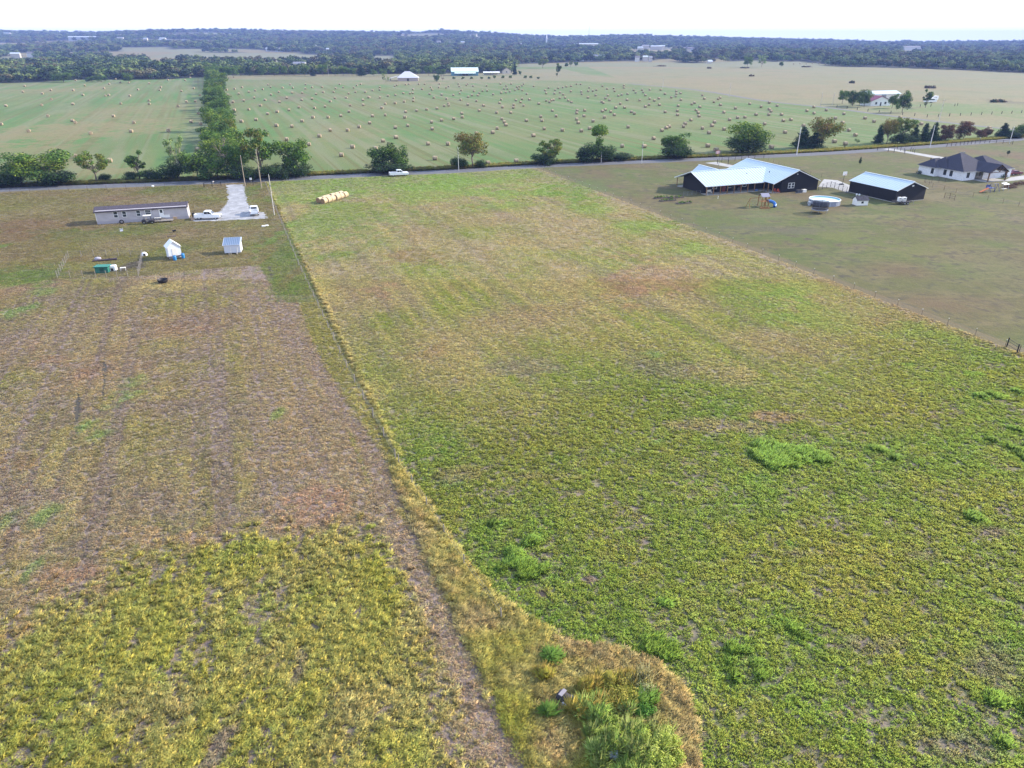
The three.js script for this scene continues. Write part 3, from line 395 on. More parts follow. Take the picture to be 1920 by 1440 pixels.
// trees of the far fields
for (const [k, v, px, py, w, top, label] of [['dense', 1, 120, 154, 38, 136, 'round dark tree standing out in the hay field before the far woods'], ['dense', 2, 173, 153.5, 20, 143, 'low dark tree beside another at the edge of the far hay field'], ['dense', 3, 190, 153.5, 22, 142, 'low dark bushy tree paired with a smaller one at the far hay field edge'], ['dense', 1, 242, 155.5, 20, 137, 'upright dark tree alone at the end of the hay field'], ['dense', 2, 20, 155, 14, 146, 'small dark tree in the corner of the far hay field'],
  ['broad', 1, 438, 146, 26, 127, 'round green tree where the tree row meets the far houses'], ['broad', 2, 420, 146, 22, 126, 'green tree at the very end of the dividing tree row'], ['lean', 1, 1046, 145, 16, 121, 'ragged lone tree at the corner of the far lane'], ['cedar', 1, 965, 141, 11, 122, 'dark evergreen by the far farm buildings'], ['dense', 3, 975, 141, 6, 133, 'small tree behind the dark evergreen by the far farm buildings'], ['dense', 2, 819, 153, 12, 140, 'dark round tree beside the pale-roofed far house'], ['bare', 1, 830, 153, 9, 141, 'thin brownish tree next to the dark round tree by the far house'], ['pale', 1, 720, 156, 9, 138, 'slender pale green tree on the yard of the pale-roofed far house'], ['pale', 2, 728, 154, 6, 144, 'smallest pale green tree on the yard of the pale-roofed far house'],
  ['broad', 1, 1401, 127, 18, 108, 'tree on a mound at the far end of the pale pasture'], ['pale', 1, 1428, 126, 24, 105, 'feathery pale tree at the far end of the pale pasture'], ['broad', 3, 1464, 126, 9, 116, 'small round tree on the strip of far green field'], ['open', 1, 1018, 128, 20, 112, 'open tree clump in the far tan field'], ['dense', 1, 1062, 126, 8, 118, 'small dark tree in the far tan field'], ['open', 2, 1070, 126, 8, 115, 'thin tree beside the small dark tree in the far tan field'], ['broad', 2, 1080, 125, 9, 117, 'round tree at the end of the clump in the far tan field']]) treePx(k, v, px, py, w, top, 'field_tree', label);
for (const px of [927, 943, 957, 985, 995]) treePx('broad', 1 + (px % 3), px, 148.5 - (px - 840) * 0.003, 7, 142, 'orchard_tree', 'small rounded orchard tree before the far farm buildings', 'orchard trees');
for (const px of [851, 868, 884, 903, 917, 1009]) treePx('dense', 1 + (px % 3), px, 149 - (px - 840) * 0.003, 6, 144, 'orchard_tree', 'small rounded orchard tree before the far farm buildings', 'orchard trees');
const frontRow = rng(12); for (let px = 452; px < 845; px += 15 + frontRow() * 10) { if (px > 735 && px < 800) continue; const gk = ['broad', 'dense', 'cedar', 'broad'][Math.floor(frontRow() * 4)]; treePx(gk, 1 + Math.floor(frontRow() * 3), px, 143.5 - frontRow() * 3, 12 + frontRow() * 10, 122 + frontRow() * 9, 'garden_tree', { broad: 'round green tree', dense: 'dark dense tree', cedar: 'pointed dark evergreen' }[gk] + ' among the far houses beyond the hay field', 'trees among the far houses'); }
for (const [k, v, px, py, w, top, label] of [['broad', 1, 1579, 195, 20, 171, 'tree at the lane end of the farmhouse trees'], ['dense', 2, 1598, 199, 28, 169, 'broadest dark tree shading the red-roofed farmhouse drive'], ['dense', 1, 1620, 201, 24, 169, 'dark tree touching the red farmhouse roof'], ['broad', 3, 1672, 203, 20, 178, 'tree against the white gable of the red-roofed farmhouse'], ['dense', 3, 1691, 211, 26, 173, 'tall tree in front of the red-roofed farmhouse yard'], ['lean', 1, 1735, 202, 24, 170, 'crooked tree beside the far white trailers']]) treePx(k, v, px, py, w, top, 'farm_tree', label);
// woods that read as one mass
{
  const r = rng(31), kinds = [0, 1, 2].map((k) => { const L = [[0, 6, 0, 3.4, 3.6, 3.4]]; for (let i = 0; i < 7; i++) { const a = i * 0.9 + k; L.push([Math.cos(a) * 2.5, 3.6 + r() * 5, Math.sin(a) * 2.5, 2, 1.9, 2]); } return leafQuads(r, L, 190, 0.85, tint('#ffffff', '#d8e0c8', '#f0e8d0')); });
  const lists = [[], [], []], c = new THREE.Color(), tones = tint('#3f5a30', '#56703a', '#2c4028', '#6a7a44', '#5e5c40', '#48603c');
  let tries = 0; const put = (d0, d1, n, s0, s1) => { for (let i = 0; i < n; i++) { tries++; const d = Math.sqrt(d0 * d0 + (d1 * d1 - d0 * d0) * r()), x = (r() * 2 - 1) * d * 0.92, z = -d, p = toPix(x, height(x, z), z); if (!isWood(p[0], p[1]) || openLand(x, z)) continue; lists[Math.floor(r() * 3)].push([x, height(x, z) - 0.5, z, s0 + (s1 - s0) * r() * r() + 0.2 * r(), r()]); } };
  put(690, 1100, 8000, 0.65, 1.4); put(1100, 2000, 17000, 0.7, 1.5); put(2000, 3300, 20000, 0.9, 1.8); put(3300, 5200, 26000, 1.2, 2.2);
  lists.forEach((list, k) => {
    const im = new THREE.InstancedMesh(kinds[k], farLeafMat, list.length), m = new THREE.Matrix4(), q = new THREE.Quaternion();
    list.forEach(([x, y, z, s, u], i) => { q.setFromAxisAngle(UP, u * 6.28); m.compose(new THREE.Vector3(x, y, z), q, new THREE.Vector3(s * 1.35, s * (0.85 + 0.3 * ((u * 7) % 1)), s * 1.35)); im.setMatrixAt(i, m); const t = tones[Math.floor(vn(x / 120, z / 120, 55) * 3.2 + u * 2.7) % 6]; im.setColorAt(i, c.setRGB(t[0] * 1.1, t[1] * 1.1, t[2] * 1.1)); });
    im.name = numbered('far_woodland'); tag(im, ['dark far woods covering the plain and hills to the horizon', 'mid green trees mixed through the far woods', 'olive trees mixed through the far woods'][k], 'woodland', null, 'stuff'); scene.add(im);
  });
  console.log('woods', lists.map((l) => l.length).join());
}
// ------------------------------------------------------------------ grass
function tuftGeo(seed, tufts, spread, h, blades, lean, wide) {
  const r = rng(seed), pos = [], nor = [], col = [];
  for (let t = 0; t < tufts; t++) {
    const a = r() * 6.28, q = spread * Math.sqrt(r()), cx = Math.cos(a) * q, cz = Math.sin(a) * q, hh = h * (0.55 + 0.75 * r()), j = 0.78 + 0.44 * r(), jr = j * (0.92 + 0.2 * r());
    for (let b = 0; b < blades; b++) {
      const a2 = r() * 6.28, l = hh * lean * (0.4 + r()), bx0 = cx + Math.cos(a2) * hh * 0.12, bz0 = cz + Math.sin(a2) * hh * 0.12, w = wide * (0.7 + 0.6 * r()), px = -Math.sin(a2) * w, pz = Math.cos(a2) * w, tx = bx0 + Math.cos(a2) * l, tz = bz0 + Math.sin(a2) * l, ty = hh * (0.75 + 0.4 * r());
      const mx = bx0 + Math.cos(a2) * l * 0.35, mz = bz0 + Math.sin(a2) * l * 0.35, my = ty * 0.6;
      pos.push(bx0 - px, 0, bz0 - pz, bx0 + px, 0, bz0 + pz, mx + px, my, mz + pz, bx0 - px, 0, bz0 - pz, mx + px, my, mz + pz, mx - px, my, mz - pz, mx - px, my, mz - pz, mx + px, my, mz + pz, tx, ty, tz);
      const n = new THREE.Vector3(Math.cos(a2) * 0.6, 1, Math.sin(a2) * 0.6).normalize(); for (let k = 0; k < 9; k++) { nor.push(n.x, n.y, n.z); col.push(jr, j, j * 0.95); }
    }
  }
  const g = new THREE.BufferGeometry(); g.setAttribute('position', new THREE.Float32BufferAttribute(pos, 3)); g.setAttribute('normal', new THREE.Float32BufferAttribute(nor, 3)); g.setAttribute('color', new THREE.Float32BufferAttribute(col, 3)); return g;
}
const grassMat = new THREE.MeshPhysicalMaterial({ vertexColors: true, roughness: 1, side: THREE.DoubleSide, transmission: 0.3, thickness: 0, specularIntensity: 0.1 });
const TUFT_GAIN = 1.4;
const reedMat = new THREE.MeshPhysicalMaterial({ vertexColors: true, roughness: 1, side: THREE.DoubleSide, transmission: 0.55, thickness: 0, specularIntensity: 0.1 });
function scatter(name, label, geos, list, category = 'grass') {
  const parts = geos.map(() => []); list.forEach((e, i) => parts[i % geos.length].push(e));
  parts.forEach((p, k) => {
    if (!p.length) return; const im = new THREE.InstancedMesh(geos[k], category === 'grass' ? grassMat : reedMat, p.length), m = new THREE.Matrix4(), q = new THREE.Quaternion(), c = new THREE.Color();
    p.forEach(([x, z, s, sy, a, cr, cg, cb], i) => { q.setFromAxisAngle(UP, a); m.compose(new THREE.Vector3(x, 0, z), q, new THREE.Vector3(s, sy, s)); im.setMatrixAt(i, m); im.setColorAt(i, c.setRGB(cr, cg, cb)); });
    im.name = numbered(name); im.castShadow = im.receiveShadow = true; tag(im, label + ['', ', second sowing', ', third sowing'][k], category, null, 'stuff'); scene.add(im);
  });
}
{
  const r = rng(41), short = [], lush = [], strip = [], mid = [], weeds = [];
  const add = (L, x, z, s, sy, gain = 1) => { const j = TUFT_GAIN * gain * (0.62 + 0.76 * r()), y = (r() - 0.5) * 0.16; L.push([x, z, s, sy, r() * 6.28, f.r * j * (1 + y), f.g * j, f.b * j * (1 - y)]); };
  for (let i = 0; i < 235000; i++) {                              // near ground
    const d = 21 + 99 * Math.pow(r(), 0.8), x = (r() * 2 - 1) * (0.74 * (d * cT + EYE * sT) + 4), z = -d; land(x, z); if (r() < f.bare) { if (f.zone !== 9 && r() < 0.75) { mixTo(C.soil, 0.55); if (r() < 0.5) mixTo(C.straw, 0.7 * r()); add(short, x, z, 0.4 + 0.5 * r(), 0.2 + 0.3 * r(), 1.1); } continue; }
    const g = f.g / (f.r + 1e-6), lively = f.g > f.r * 1.52;
    if (f.zone === 10) add(lush, x, z, 0.45 + 0.55 * r(), 0.35 + 0.6 * r() * r(), 1.25);
    else if (f.zone === 5) add(strip, x, z, 0.7 + 0.3 * r(), 0.3 + 0.4 * r(), 1.1);
    else if (f.zone === 4) add(strip, x, z, 0.7 + 0.4 * r(), 0.3 + 0.35 * r(), 1.1);
    else if (lively && f.zone !== 3 && r() < 0.8) add(weeds, x, z, 0.9 + 0.3 * r(), 0.7 + 0.5 * r());
    else if (f.zone === 6) continue;
    else if (f.zone === 3) { if (r() < 0.35) add(short, x, z, 0.8, 0.35, f.zone === 6 ? 0.6 : 0.8); }
    else add(short, x, z, 0.45 + 0.6 * r(), 0.85 * (f.zone === 2 ? 0.6 : 1 - 0.45 * f.plot) * (0.55 + 0.9 * r()), f.zone === 2 ? 1.15 : 1.22);
  }
  for (let i = 0; i < 170000; i++) {                               // the parcel and the strips farther off
    const d = 112 + 130 * r(), x = (r() * 2 - 1) * (0.74 * (d * cT + EYE * sT)), z = -d; if (z < lineZ(roadLine, x) + 4.5 || poly(gravelDrive, x, z)) continue; land(x, z); if (f.zone === 6) continue; if (r() < f.bare * 0.8) continue;
    if (f.zone === 5) { add(strip, x, z, 0.7, 0.3 + 0.3 * r(), 1.1); continue; }
    add(mid, x, z, 0.5 + 0.55 * r(), f.zone === 3 ? 0.35 : 0.25 + 0.3 * r(), f.zone === 3 ? 0.8 : 1.15);
  }
  for (let i = 0; i < 26000; i++) {                                // unmown verge on the far side of the road
    const x = -250 + r() * 520, z = lineZ(roadLine, x) - 3.6 - 6.5 * r() * r(), k = r(); setC(C.olive); if (k < 0.4) mixTo(C.tan, 0.6); else if (k < 0.6) mixTo(C.green, 0.7); add(strip, x, z, 1.2, 0.9 + 0.5 * r());
  }
  console.log('grass', short.length, lush.length, strip.length, mid.length, weeds.length);
  scatter('pasture_grass', 'short clumpy pasture grass over the near fields', [tuftGeo(1, 6, 0.3, 0.17, 7, 0.8, 0.022), tuftGeo(2, 6, 0.3, 0.17, 7, 0.8, 0.022), tuftGeo(3, 7, 0.32, 0.15, 7, 0.9, 0.022)], short);
  scatter('tall_grass', 'tall yellow-green grass in the corner of the left field', [tuftGeo(4, 5, 0.32, 0.42, 9, 0.55, 0.022), tuftGeo(5, 5, 0.32, 0.4, 9, 0.6, 0.022)], lush);
  scatter('dry_grass', 'tall straw-coloured grass along the fence line and pond', [tuftGeo(6, 5, 0.32, 0.5, 9, 0.5, 0.02), tuftGeo(7, 5, 0.35, 0.46, 9, 0.7, 0.02)], strip);
  scatter('parcel_grass', 'mown pasture grass of the parcel', [tuftGeo(8, 7, 0.55, 0.17, 7, 0.9, 0.035), tuftGeo(9, 7, 0.55, 0.17, 7, 0.9, 0.035)], mid);
  scatter('green_weeds', 'bright green weedy patches in the near fields', [tuftGeo(10, 6, 0.3, 0.34, 9, 0.8, 0.024)], weeds);
}
// reeds and weeds of the pond hollow
{
  const r = rng(51), reeds = [], gold = [], pale = [], leafy = [];
  const region = (px, py, rx, ry, n, L, cols, s0, s1) => { for (let i = 0; i < n; i++) { const a = r() * 6.28, q = Math.sqrt(r()), [x, z] = G(px + Math.cos(a) * q * rx, py + Math.sin(a) * q * ry), c = cols[Math.floor(r() * cols.length)], j = 1.05 * (0.75 + 0.5 * r()), s = s0 + (s1 - s0) * r(); L.push([x, z, 0.8 + 0.4 * r(), s, r() * 6.28, c[0] * j, c[1] * j, c[2] * j]); } };
  const GR = tint('#a4c060', '#b0c46a', '#94b458', '#bcc878'), GO = tint('#c4b858', '#ccb85c', '#b0b050', '#b8a458'), PA = tint('#d0c890', '#c4c088', '#d8cc98'), DK = tint('#7ca048', '#6c9040');
  region(1215, 1400, 62, 34, 26, reeds, GR, 0.9, 1.5); region(1150, 1375, 58, 30, 20, reeds, GR, 0.7, 1.2); region(1130, 1335, 60, 18, 34, reeds, GR.concat(GO), 0.6, 1); region(1155, 1415, 40, 16, 40, reeds, GR, 0.7, 1.2); region(1180, 1450, 70, 20, 30, reeds, GR, 0.6, 1);
  region(1160, 1285, 50, 16, 34, gold, GO, 0.8, 1.3); region(1108, 1295, 18, 8, 30, gold, GO, 0.6, 1); region(1020, 1265, 10, 8, 16, gold, GO, 0.6, 0.9);
  region(1200, 1283, 22, 18, 7, pale, PA, 0.9, 1.4);
  region(1205, 1318, 20, 9, 20, leafy, DK, 0.7, 1.1); region(1037, 1234, 12, 8, 12, leafy, DK, 0.5, 0.7); region(1028, 1338, 5, 5, 10, leafy, DK, 0.5, 0.8); region(1120, 1415, 8, 12, 20, leafy, GR, 0.6, 1);
  scatter('pond_reeds', 'upright green reeds filling the pond hollow', [tuftGeo(20, 4, 0.3, 0.95, 14, 0.4, 0.03), tuftGeo(21, 4, 0.3, 0.85, 14, 0.5, 0.03)], reeds, 'reeds');
  scatter('golden_weeds', 'golden tall weeds at the head of the pond hollow', [tuftGeo(22, 5, 0.3, 0.8, 14, 0.45, 0.03)], gold, 'weeds');
  scatter('plume_grass', 'pale drooping plume grass beside the golden weeds', [tuftGeo(23, 3, 0.22, 1.1, 12, 0.45, 0.028)], pale, 'weeds');
  scatter('leafy_weeds', 'dark green leafy weeds between the reeds', [tuftGeo(24, 5, 0.2, 0.7, 9, 0.6, 0.05)], leafy, 'weeds');
}
for (const [px, py, w, h, cols, label] of [[1232, 1412, 3.3, 1.8, ['#a4b04a', '#949f42', '#b4bc58', '#bcc064'], 'largest leafy yellow-green bush in the pond hollow'], [1160, 1394, 2.9, 1.5, ['#90a044', '#7e9038', '#a0aa4c'], 'leafy green bush above the old tyre'], [1205, 1452, 2.8, 1.2, ['#98a448', '#a8b054', '#88963e'], 'low green bush below the largest pond bush'], [1132, 1345, 1.9, 0.9, ['#94a050', '#848f46', '#a4a85a'], 'small olive bush beside the culvert mouth'], [1168, 1302, 2.6, 1.15, ['#b0a44c', '#a4983e', '#bcac54', '#98963e'], 'golden bush at the head of the pond hollow'], [1206, 1332, 1.2, 0.8, ['#5c8634', '#4c762c', '#6c9440'], 'little deep green bush between the golden and the large bush'], [1205, 1298, 1.2, 1.0, ['#b8b880', '#a8b070', '#c4c08c'], 'pale feathery bush touching the golden bush']]) {
  const [x, z] = G(px, py), t = thing('pond_bush', label, 'bush', x, z), r = rng(px), L = [];
  for (let k = 0; k < 34; k++) { const a = r() * 6.28, q = w * 0.42 * Math.sqrt(r()), hh = h * (0.5 + 0.4 * r()) * (1 - 0.5 * Math.pow(q / (w * 0.5), 2)); L.push([Math.cos(a) * q, hh * 0.6, Math.sin(a) * q, 0.26 + 0.2 * r(), hh * 0.42, 0.26 + 0.2 * r()]); }
  mesh('stems', L.map((l) => bar([l[0] * 0.5, 0, l[2] * 0.5], [l[0], l[1], l[2]], 0.025, 0.012, 5)), mat('#7a6c50', 1), t); mesh('foliage', leafQuads(r, L, Math.round(2600 * w), 0.058, tint(...cols)), leafMat, t);
}
console.log('plants', Date.now() % 1e6);
// ------------------------------------------------------------------ hay bales
const strawTex = noiseTexture(256, (i, j) => { const v = 0.72 + 0.35 * wrapNoise(i, j, 256, 6, 111) + 0.3 * (wrapNoise(i * 4, j, 256, 64, 112) - 0.5) + 0.2 * (hash(i, j, 113) - 0.5); return [Math.min(255, 168 * v), Math.min(255, 150 * v), Math.min(255, 122 * v)]; }, null, true);
const baleMat = new THREE.MeshStandardMaterial({ map: strawTex, bumpMap: strawTex, bumpScale: 0.03, roughness: 1 });
function baleGeo(len, rad, seed) {                                  // rounded roll lying along x, slightly sagged
  const prof = [[0, -len / 2], [rad * 0.85, -len / 2], [rad * 0.97, -len / 2 + 0.06], [rad, -len / 2 + 0.16], [rad * 1.01, 0], [rad, len / 2 - 0.16], [rad * 0.97, len / 2 - 0.06], [rad * 0.85, len / 2], [0, len / 2]].map((p) => new THREE.Vector2(p[0] + 0.0001, p[1]));
  const g = new THREE.LatheGeometry(prof, 20); g.rotateZ(Math.PI / 2); const p = g.attributes.position;
  for (let i = 0; i < p.count; i++) { let y = p.getY(i), x = p.getX(i), z = p.getZ(i); const q = 1 + 0.05 * (vn(x * 2 + seed, Math.atan2(y, z) * 2, 121) - 0.5); y *= q * 0.97; z *= q * 1.02; if (y < -rad * 0.86) y = -rad * 0.86; p.setXYZ(i, x, y + rad * 0.86, z); }
  g.computeVertexNormals(); return g;
}
const bales = [];
const takeBales = (ox, oy, s, list) => { for (let i = 0; i < list.length; i += 2) bales.push([ox + list[i] / s, oy + list[i + 1] / s]); };
takeBales(0, 120, 4.8, [220, 196, 205, 248, 380, 264, 457, 233, 658, 234, 745, 277, 460, 314, 374, 368, 52, 374, 654, 358, 430, 466, 652, 508, 676, 523, 257, 600, 815, 620, 10, 540, 678, 828, 985, 866, 18, 995, 762, 192, 935, 217, 982, 178, 1043, 136, 1160, 168, 1081, 165, 1342, 174, 1510, 142, 1665, 145, 1712, 123, 1448, 207, 1438, 234, 1241, 228, 1167, 283, 978, 278, 950, 284, 1340, 328, 1342, 358, 1086, 355, 1632, 242, 1743, 217, 1602, 378, 1677, 337, 1757, 333, 1785, 443, 1720, 517, 1805, 536, 1020, 466, 1204, 526, 1180, 602, 1515, 597, 1782, 764, 1800, 280, 680, 146]);
takeBales(380, 120, 6, [238, 242, 270, 288, 358, 277, 442, 260, 735, 232, 762, 258, 984, 229, 1157, 229, 1540, 226, 1776, 226, 1735, 240, 1700, 264, 1580, 262, 1495, 273, 1343, 258, 1230, 260, 1155, 275, 1014, 267, 897, 265, 675, 282, 590, 296, 518, 312, 405, 332, 285, 346, 768, 344, 855, 314, 1005, 322, 1120, 322, 1275, 336, 1355, 314, 1472, 312, 1642, 330, 1718, 314, 1828, 314, 1868, 374, 1614, 377, 1488, 382, 1230, 390, 1114, 402, 945, 380, 864, 425, 700, 402, 580, 378, 461, 410, 340, 424, 650, 464, 1434, 418, 1802, 404, 1658, 463, 1806, 458, 1376, 476, 1258, 492, 1082, 485, 970, 515, 838, 534, 730, 557, 518, 508, 353, 514, 1645, 532, 1554, 579, 1410, 596, 1240, 596, 1118, 638, 600, 623, 436, 642, 830, 688, 1003, 698, 1434, 740, 1630, 740, 1760, 703, 945, 842, 1313, 806, 1193, 900, 1686, 927, 1560, 1020, 535, 795, 715, 795]);
takeBales(680, 140, 6, [192, 140, 110, 175, 28, 193, 192, 168, 360, 126, 383, 117, 484, 110, 522, 104, 630, 103, 697, 105, 864, 102, 1076, 102, 1166, 117, 1180, 102, 1550, 102, 1670, 102, 1810, 103, 764, 141, 857, 142, 938, 145, 966, 130, 1086, 131, 1241, 126, 1395, 124, 1614, 124, 1792, 122, 1735, 137, 1762, 132, 1752, 158, 1714, 172, 1795, 175, 1590, 158, 1628, 158, 1655, 188, 1610, 198, 1558, 203, 1845, 215, 1468, 220, 1400, 180, 1348, 182, 1252, 184, 1108, 175, 1090, 209, 1312, 207, 1228, 231, 1296, 232, 1188, 248, 1020, 229, 888, 224, 802, 257, 752, 216, 780, 168, 668, 160, 565, 165, 457, 208, 531, 208, 562, 206, 368, 227, 285, 236, 193, 255, 70, 251, 572, 262, 570, 295, 943, 270, 1101, 280, 1280, 294, 467, 301, 364, 318, 253, 325, 215, 372, 917, 349, 963, 323, 968, 343, 1182, 335, 1358, 345, 1540, 316, 1558, 277, 1723, 286, 1793, 272, 1875, 278, 1776, 308, 1700, 338, 1694, 368, 1811, 345, 1573, 364, 1311, 401, 1507, 424, 1665, 425, 835, 378, 720, 388, 606, 402, 482, 416, 474, 477, 254, 452, 110, 462, 78, 540, 367, 592, 508, 570, 775, 531, 886, 510, 1024, 494, 1120, 475, 1115, 433, 1565, 496, 1593, 530, 1610, 562, 1513, 600, 1463, 647, 1280, 656, 1842, 513, 782, 606, 374, 701, 228, 740, 735, 773, 960, 776, 145, 826, 813, 937, 1410, 990, 1727, 970, 1022, 1000]);
takeBales(980, 140, 6, [124, 129, 290, 147, 253, 176, 264, 208, 364, 172, 357, 211, 400, 151, 451, 142, 490, 134, 543, 127, 420, 200, 455, 222, 540, 187, 417, 263, 477, 258, 513, 289, 548, 308, 266, 290, 322, 286, 346, 282, 302, 307, 181, 325, 334, 402, 203, 470, 217, 515, 376, 463, 242, 605, 447, 620, 121, 682, 613, 400, 607, 430, 697, 400, 690, 462, 607, 499, 625, 538, 792, 519, 660, 628, 752, 602, 750, 146, 660, 190, 664, 215, 737, 184, 788, 181, 829, 171, 735, 256, 821, 231, 897, 127, 949, 158, 1024, 153, 1034, 184, 1138, 120, 1138, 145, 958, 233, 1077, 235, 1114, 224, 1178, 216, 932, 264, 977, 285, 888, 303, 907, 315, 1097, 325, 1046, 370, 1146, 368, 930, 392, 896, 409, 990, 415, 1030, 450, 920, 477, 1186, 585, 1120, 799, 1474, 713, 1368, 802, 1566, 625, 1618, 595, 1647, 581, 1248, 173, 1272, 201, 1342, 171, 1357, 197, 1380, 230, 1430, 168, 1553, 170, 1600, 215, 1728, 186, 1730, 214, 1776, 208, 1722, 243, 1672, 254, 1780, 281, 1428, 268, 1532, 266, 1481, 290, 1316, 286, 1174, 282, 1423, 335, 1380, 357, 1538, 338, 1750, 349, 1740, 405, 1742, 450, 1602, 418, 1222, 416, 1256, 434, 652, 106, 605, 104]);
takeBales(1280, 160, 6, [222, 110, 244, 148, 400, 152, 420, 138, 352, 186, 425, 219, 104, 210, 132, 196, 192, 241, 152, 277, 174, 306, 184, 343, 92, 388, 28, 428, 10, 460, 358, 411, 330, 450, 222, 480, 296, 530, 466, 490, 464, 302, 594, 256, 755, 207, 882, 239, 974, 192, 1063, 227, 975, 268, 994, 290, 970, 327, 826, 326, 1113, 326, 700, 356, 618, 361, 528, 384, 922, 430, 1133, 394, 1218, 383, 1152, 524, 1360, 450, 1398, 284, 1478, 312, 1616, 276, 1476, 242, 1814, 318, 1719, 367, 1655, 377, 1800, 418, 1870, 502, 1707, 628, 1832, 653, 283, 676, 376, 722, 998, 692]);
takeBales(0, 0, 1, [1622, 221, 1639, 227, 1688, 220, 1727, 231.6, 1855, 240, 1857, 244, 1604, 252.6, 1488, 119.5, 1500, 119, 1512, 119.6, 1523, 118.8, 1536, 119.4, 1548, 120]);
{
  const r = rng(61), variants = [0, 1, 2, 3].map((k) => baleGeo(1.4 + 0.08 * k, 0.76 + 0.03 * (k % 2), k * 3.3));
  const list = bales.map(([px, py]) => { const [x, z] = G(px, py, 0.7); return [x, z, px]; }).sort((a, b) => b[1] - a[1]);
  const far = list.slice(300), [ha, hb] = hedgeLine;
  list.slice(0, 300).forEach(([x, z]) => {
    const left = x < ha[0] + (hb[0] - ha[0]) * (z - ha[1]) / (hb[1] - ha[1]), o = mesh('hay_bale', variants[Math.floor(r() * 4)], baleMat, scene);
    o.position.set(x, 0, z); o.rotation.y = (left ? (r() < 0.6 ? -1.15 : 0.15) : 0.12) + (r() - 0.5) * 0.5;
    if (left) tag(o, 'round hay bale in the mown field opposite the mobile home', 'hay bale', 'bales in the field opposite the mobile home');
    else tag(o, 'round hay bale scattered over the large mown field behind the roadside trees', 'hay bale', 'bales in the large mown field');
  });
  const im = new THREE.InstancedMesh(variants[1], baleMat, far.length), m = new THREE.Matrix4(), q = new THREE.Quaternion();
  far.forEach(([x, z], i) => { q.setFromAxisAngle(UP, 0.1 + (r() - 0.5) * 0.5); m.compose(new THREE.Vector3(x, height(x, z), z), q, new THREE.Vector3(1, 1, 1)); im.setMatrixAt(i, m); });
  im.name = 'distant_hay_bales'; tag(im, 'most distant round bales at the far end of the mown fields', 'hay bales', null, 'stuff'); scene.add(im);
  // the double row of bales standing in the parcel
  const turn = Math.atan2(10.5, 11.5), end = mat('#8a6f52', 1), wrapTex = noiseTexture(128, (i, j) => { const v = 0.85 + 0.2 * wrapNoise(i, j, 128, 40, 131) + 0.15 * wrapNoise(i, j, 128, 5, 132); return [Math.min(255, 214 * v), Math.min(255, 200 * v), Math.min(255, 172 * v)]; }, null, true), wrap = new THREE.MeshStandardMaterial({ color: '#d8d0c2', map: wrapTex, roughness: 0.9 });
  const A = G(596, 381), BT = 1.14, dir = [Math.cos(BT), -Math.sin(BT)], side = [-dir[1], dir[0]];
  for (let row = 0; row < 2; row++) for (let k = 0; k < 6; k++) {
    const u = 0.8 + k * 1.66 + (k > 2 ? 0.35 : 0) + row * -0.3 + (r() - 0.5) * 0.12, v = row * 1.64 + (r() - 0.5) * 0.15, t = thing('hay_bale', 'net-wrapped round bale in the double row standing on the green parcel by the road', 'hay bale', A[0] + dir[0] * u + side[0] * v, A[1] + dir[1] * u + side[1] * v, BT + (r() - 0.5) * 0.06, 'double row of bales on the parcel');
    mesh('net_wrap', variants[k % 4], wrap, t);
    for (const s of [-1, 1]) { const g = new THREE.CylinderGeometry(0.68, 0.68, 0.04, 18); g.rotateZ(Math.PI / 2); g.translate(s * (0.7 + 0.04 * (k % 4)), 0.66, 0); mesh('end_face', g, end, t); }
  }
}
// ------------------------------------------------------------------ buildings
const glass = new THREE.MeshPhysicalMaterial({ color: '#2c333c', roughness: 0.08, metalness: 0, clearcoat: 1 });
const roofMetal = new THREE.MeshStandardMaterial({ color: '#c4d2da', roughness: 0.4, metalness: 0.15 });
const blackTex = noiseTexture(128, (i, j) => { const v = 20 * (i % 16 < 2 ? 1.5 : 1) * (0.9 + 0.2 * wrapNoise(i, j, 128, 8, 141)); return [v, v, v * 1.05]; }, null, true);
const blackMetal = new THREE.MeshStandardMaterial({ color: '#07050a', roughness: 0.75, metalness: 0, side: THREE.DoubleSide });
const shingleTex = (r, g, b, s) => noiseTexture(256, (i, j) => { const row = Math.floor(j / 8), k = Math.floor((i + (row % 2) * 6) / 12), v = 0.72 + 0.45 * hash(k, row, s) + 0.2 * (hash(i, j, s + 1) - 0.5); return [Math.min(255, r * v), Math.min(255, g * v), Math.min(255, b * v)]; }, null, true);
function shingleMat(r, g, b, s) { const t = shingleTex(r, g, b, s); return new THREE.MeshStandardMaterial({ map: t, bumpMap: t, bumpScale: 0.01, roughness: 1, side: THREE.DoubleSide }); }
function toMetres(g, s = 3) { g.computeVertexNormals(); const p = g.attributes.position, n = g.attributes.normal, uv = new Float32Array(p.count * 2); for (let i = 0; i < p.count; i++) { const nx = Math.abs(n.getX(i)), nz = Math.abs(n.getZ(i)), ny = Math.abs(n.getY(i)); uv[2 * i] = (nx > nz && nx > 0.3 ? p.getZ(i) : p.getX(i)) / s; uv[2 * i + 1] = (ny > 0.85 ? p.getZ(i) : Math.hypot(p.getY(i), nx > nz ? p.getX(i) * 0 : 0) * 1.2 + (ny > 0.3 ? (nx > nz ? p.getX(i) : p.getZ(i)) * 0.9 : 0)) / s; } g.setAttribute('uv', new THREE.BufferAttribute(uv, 2)); return g; }
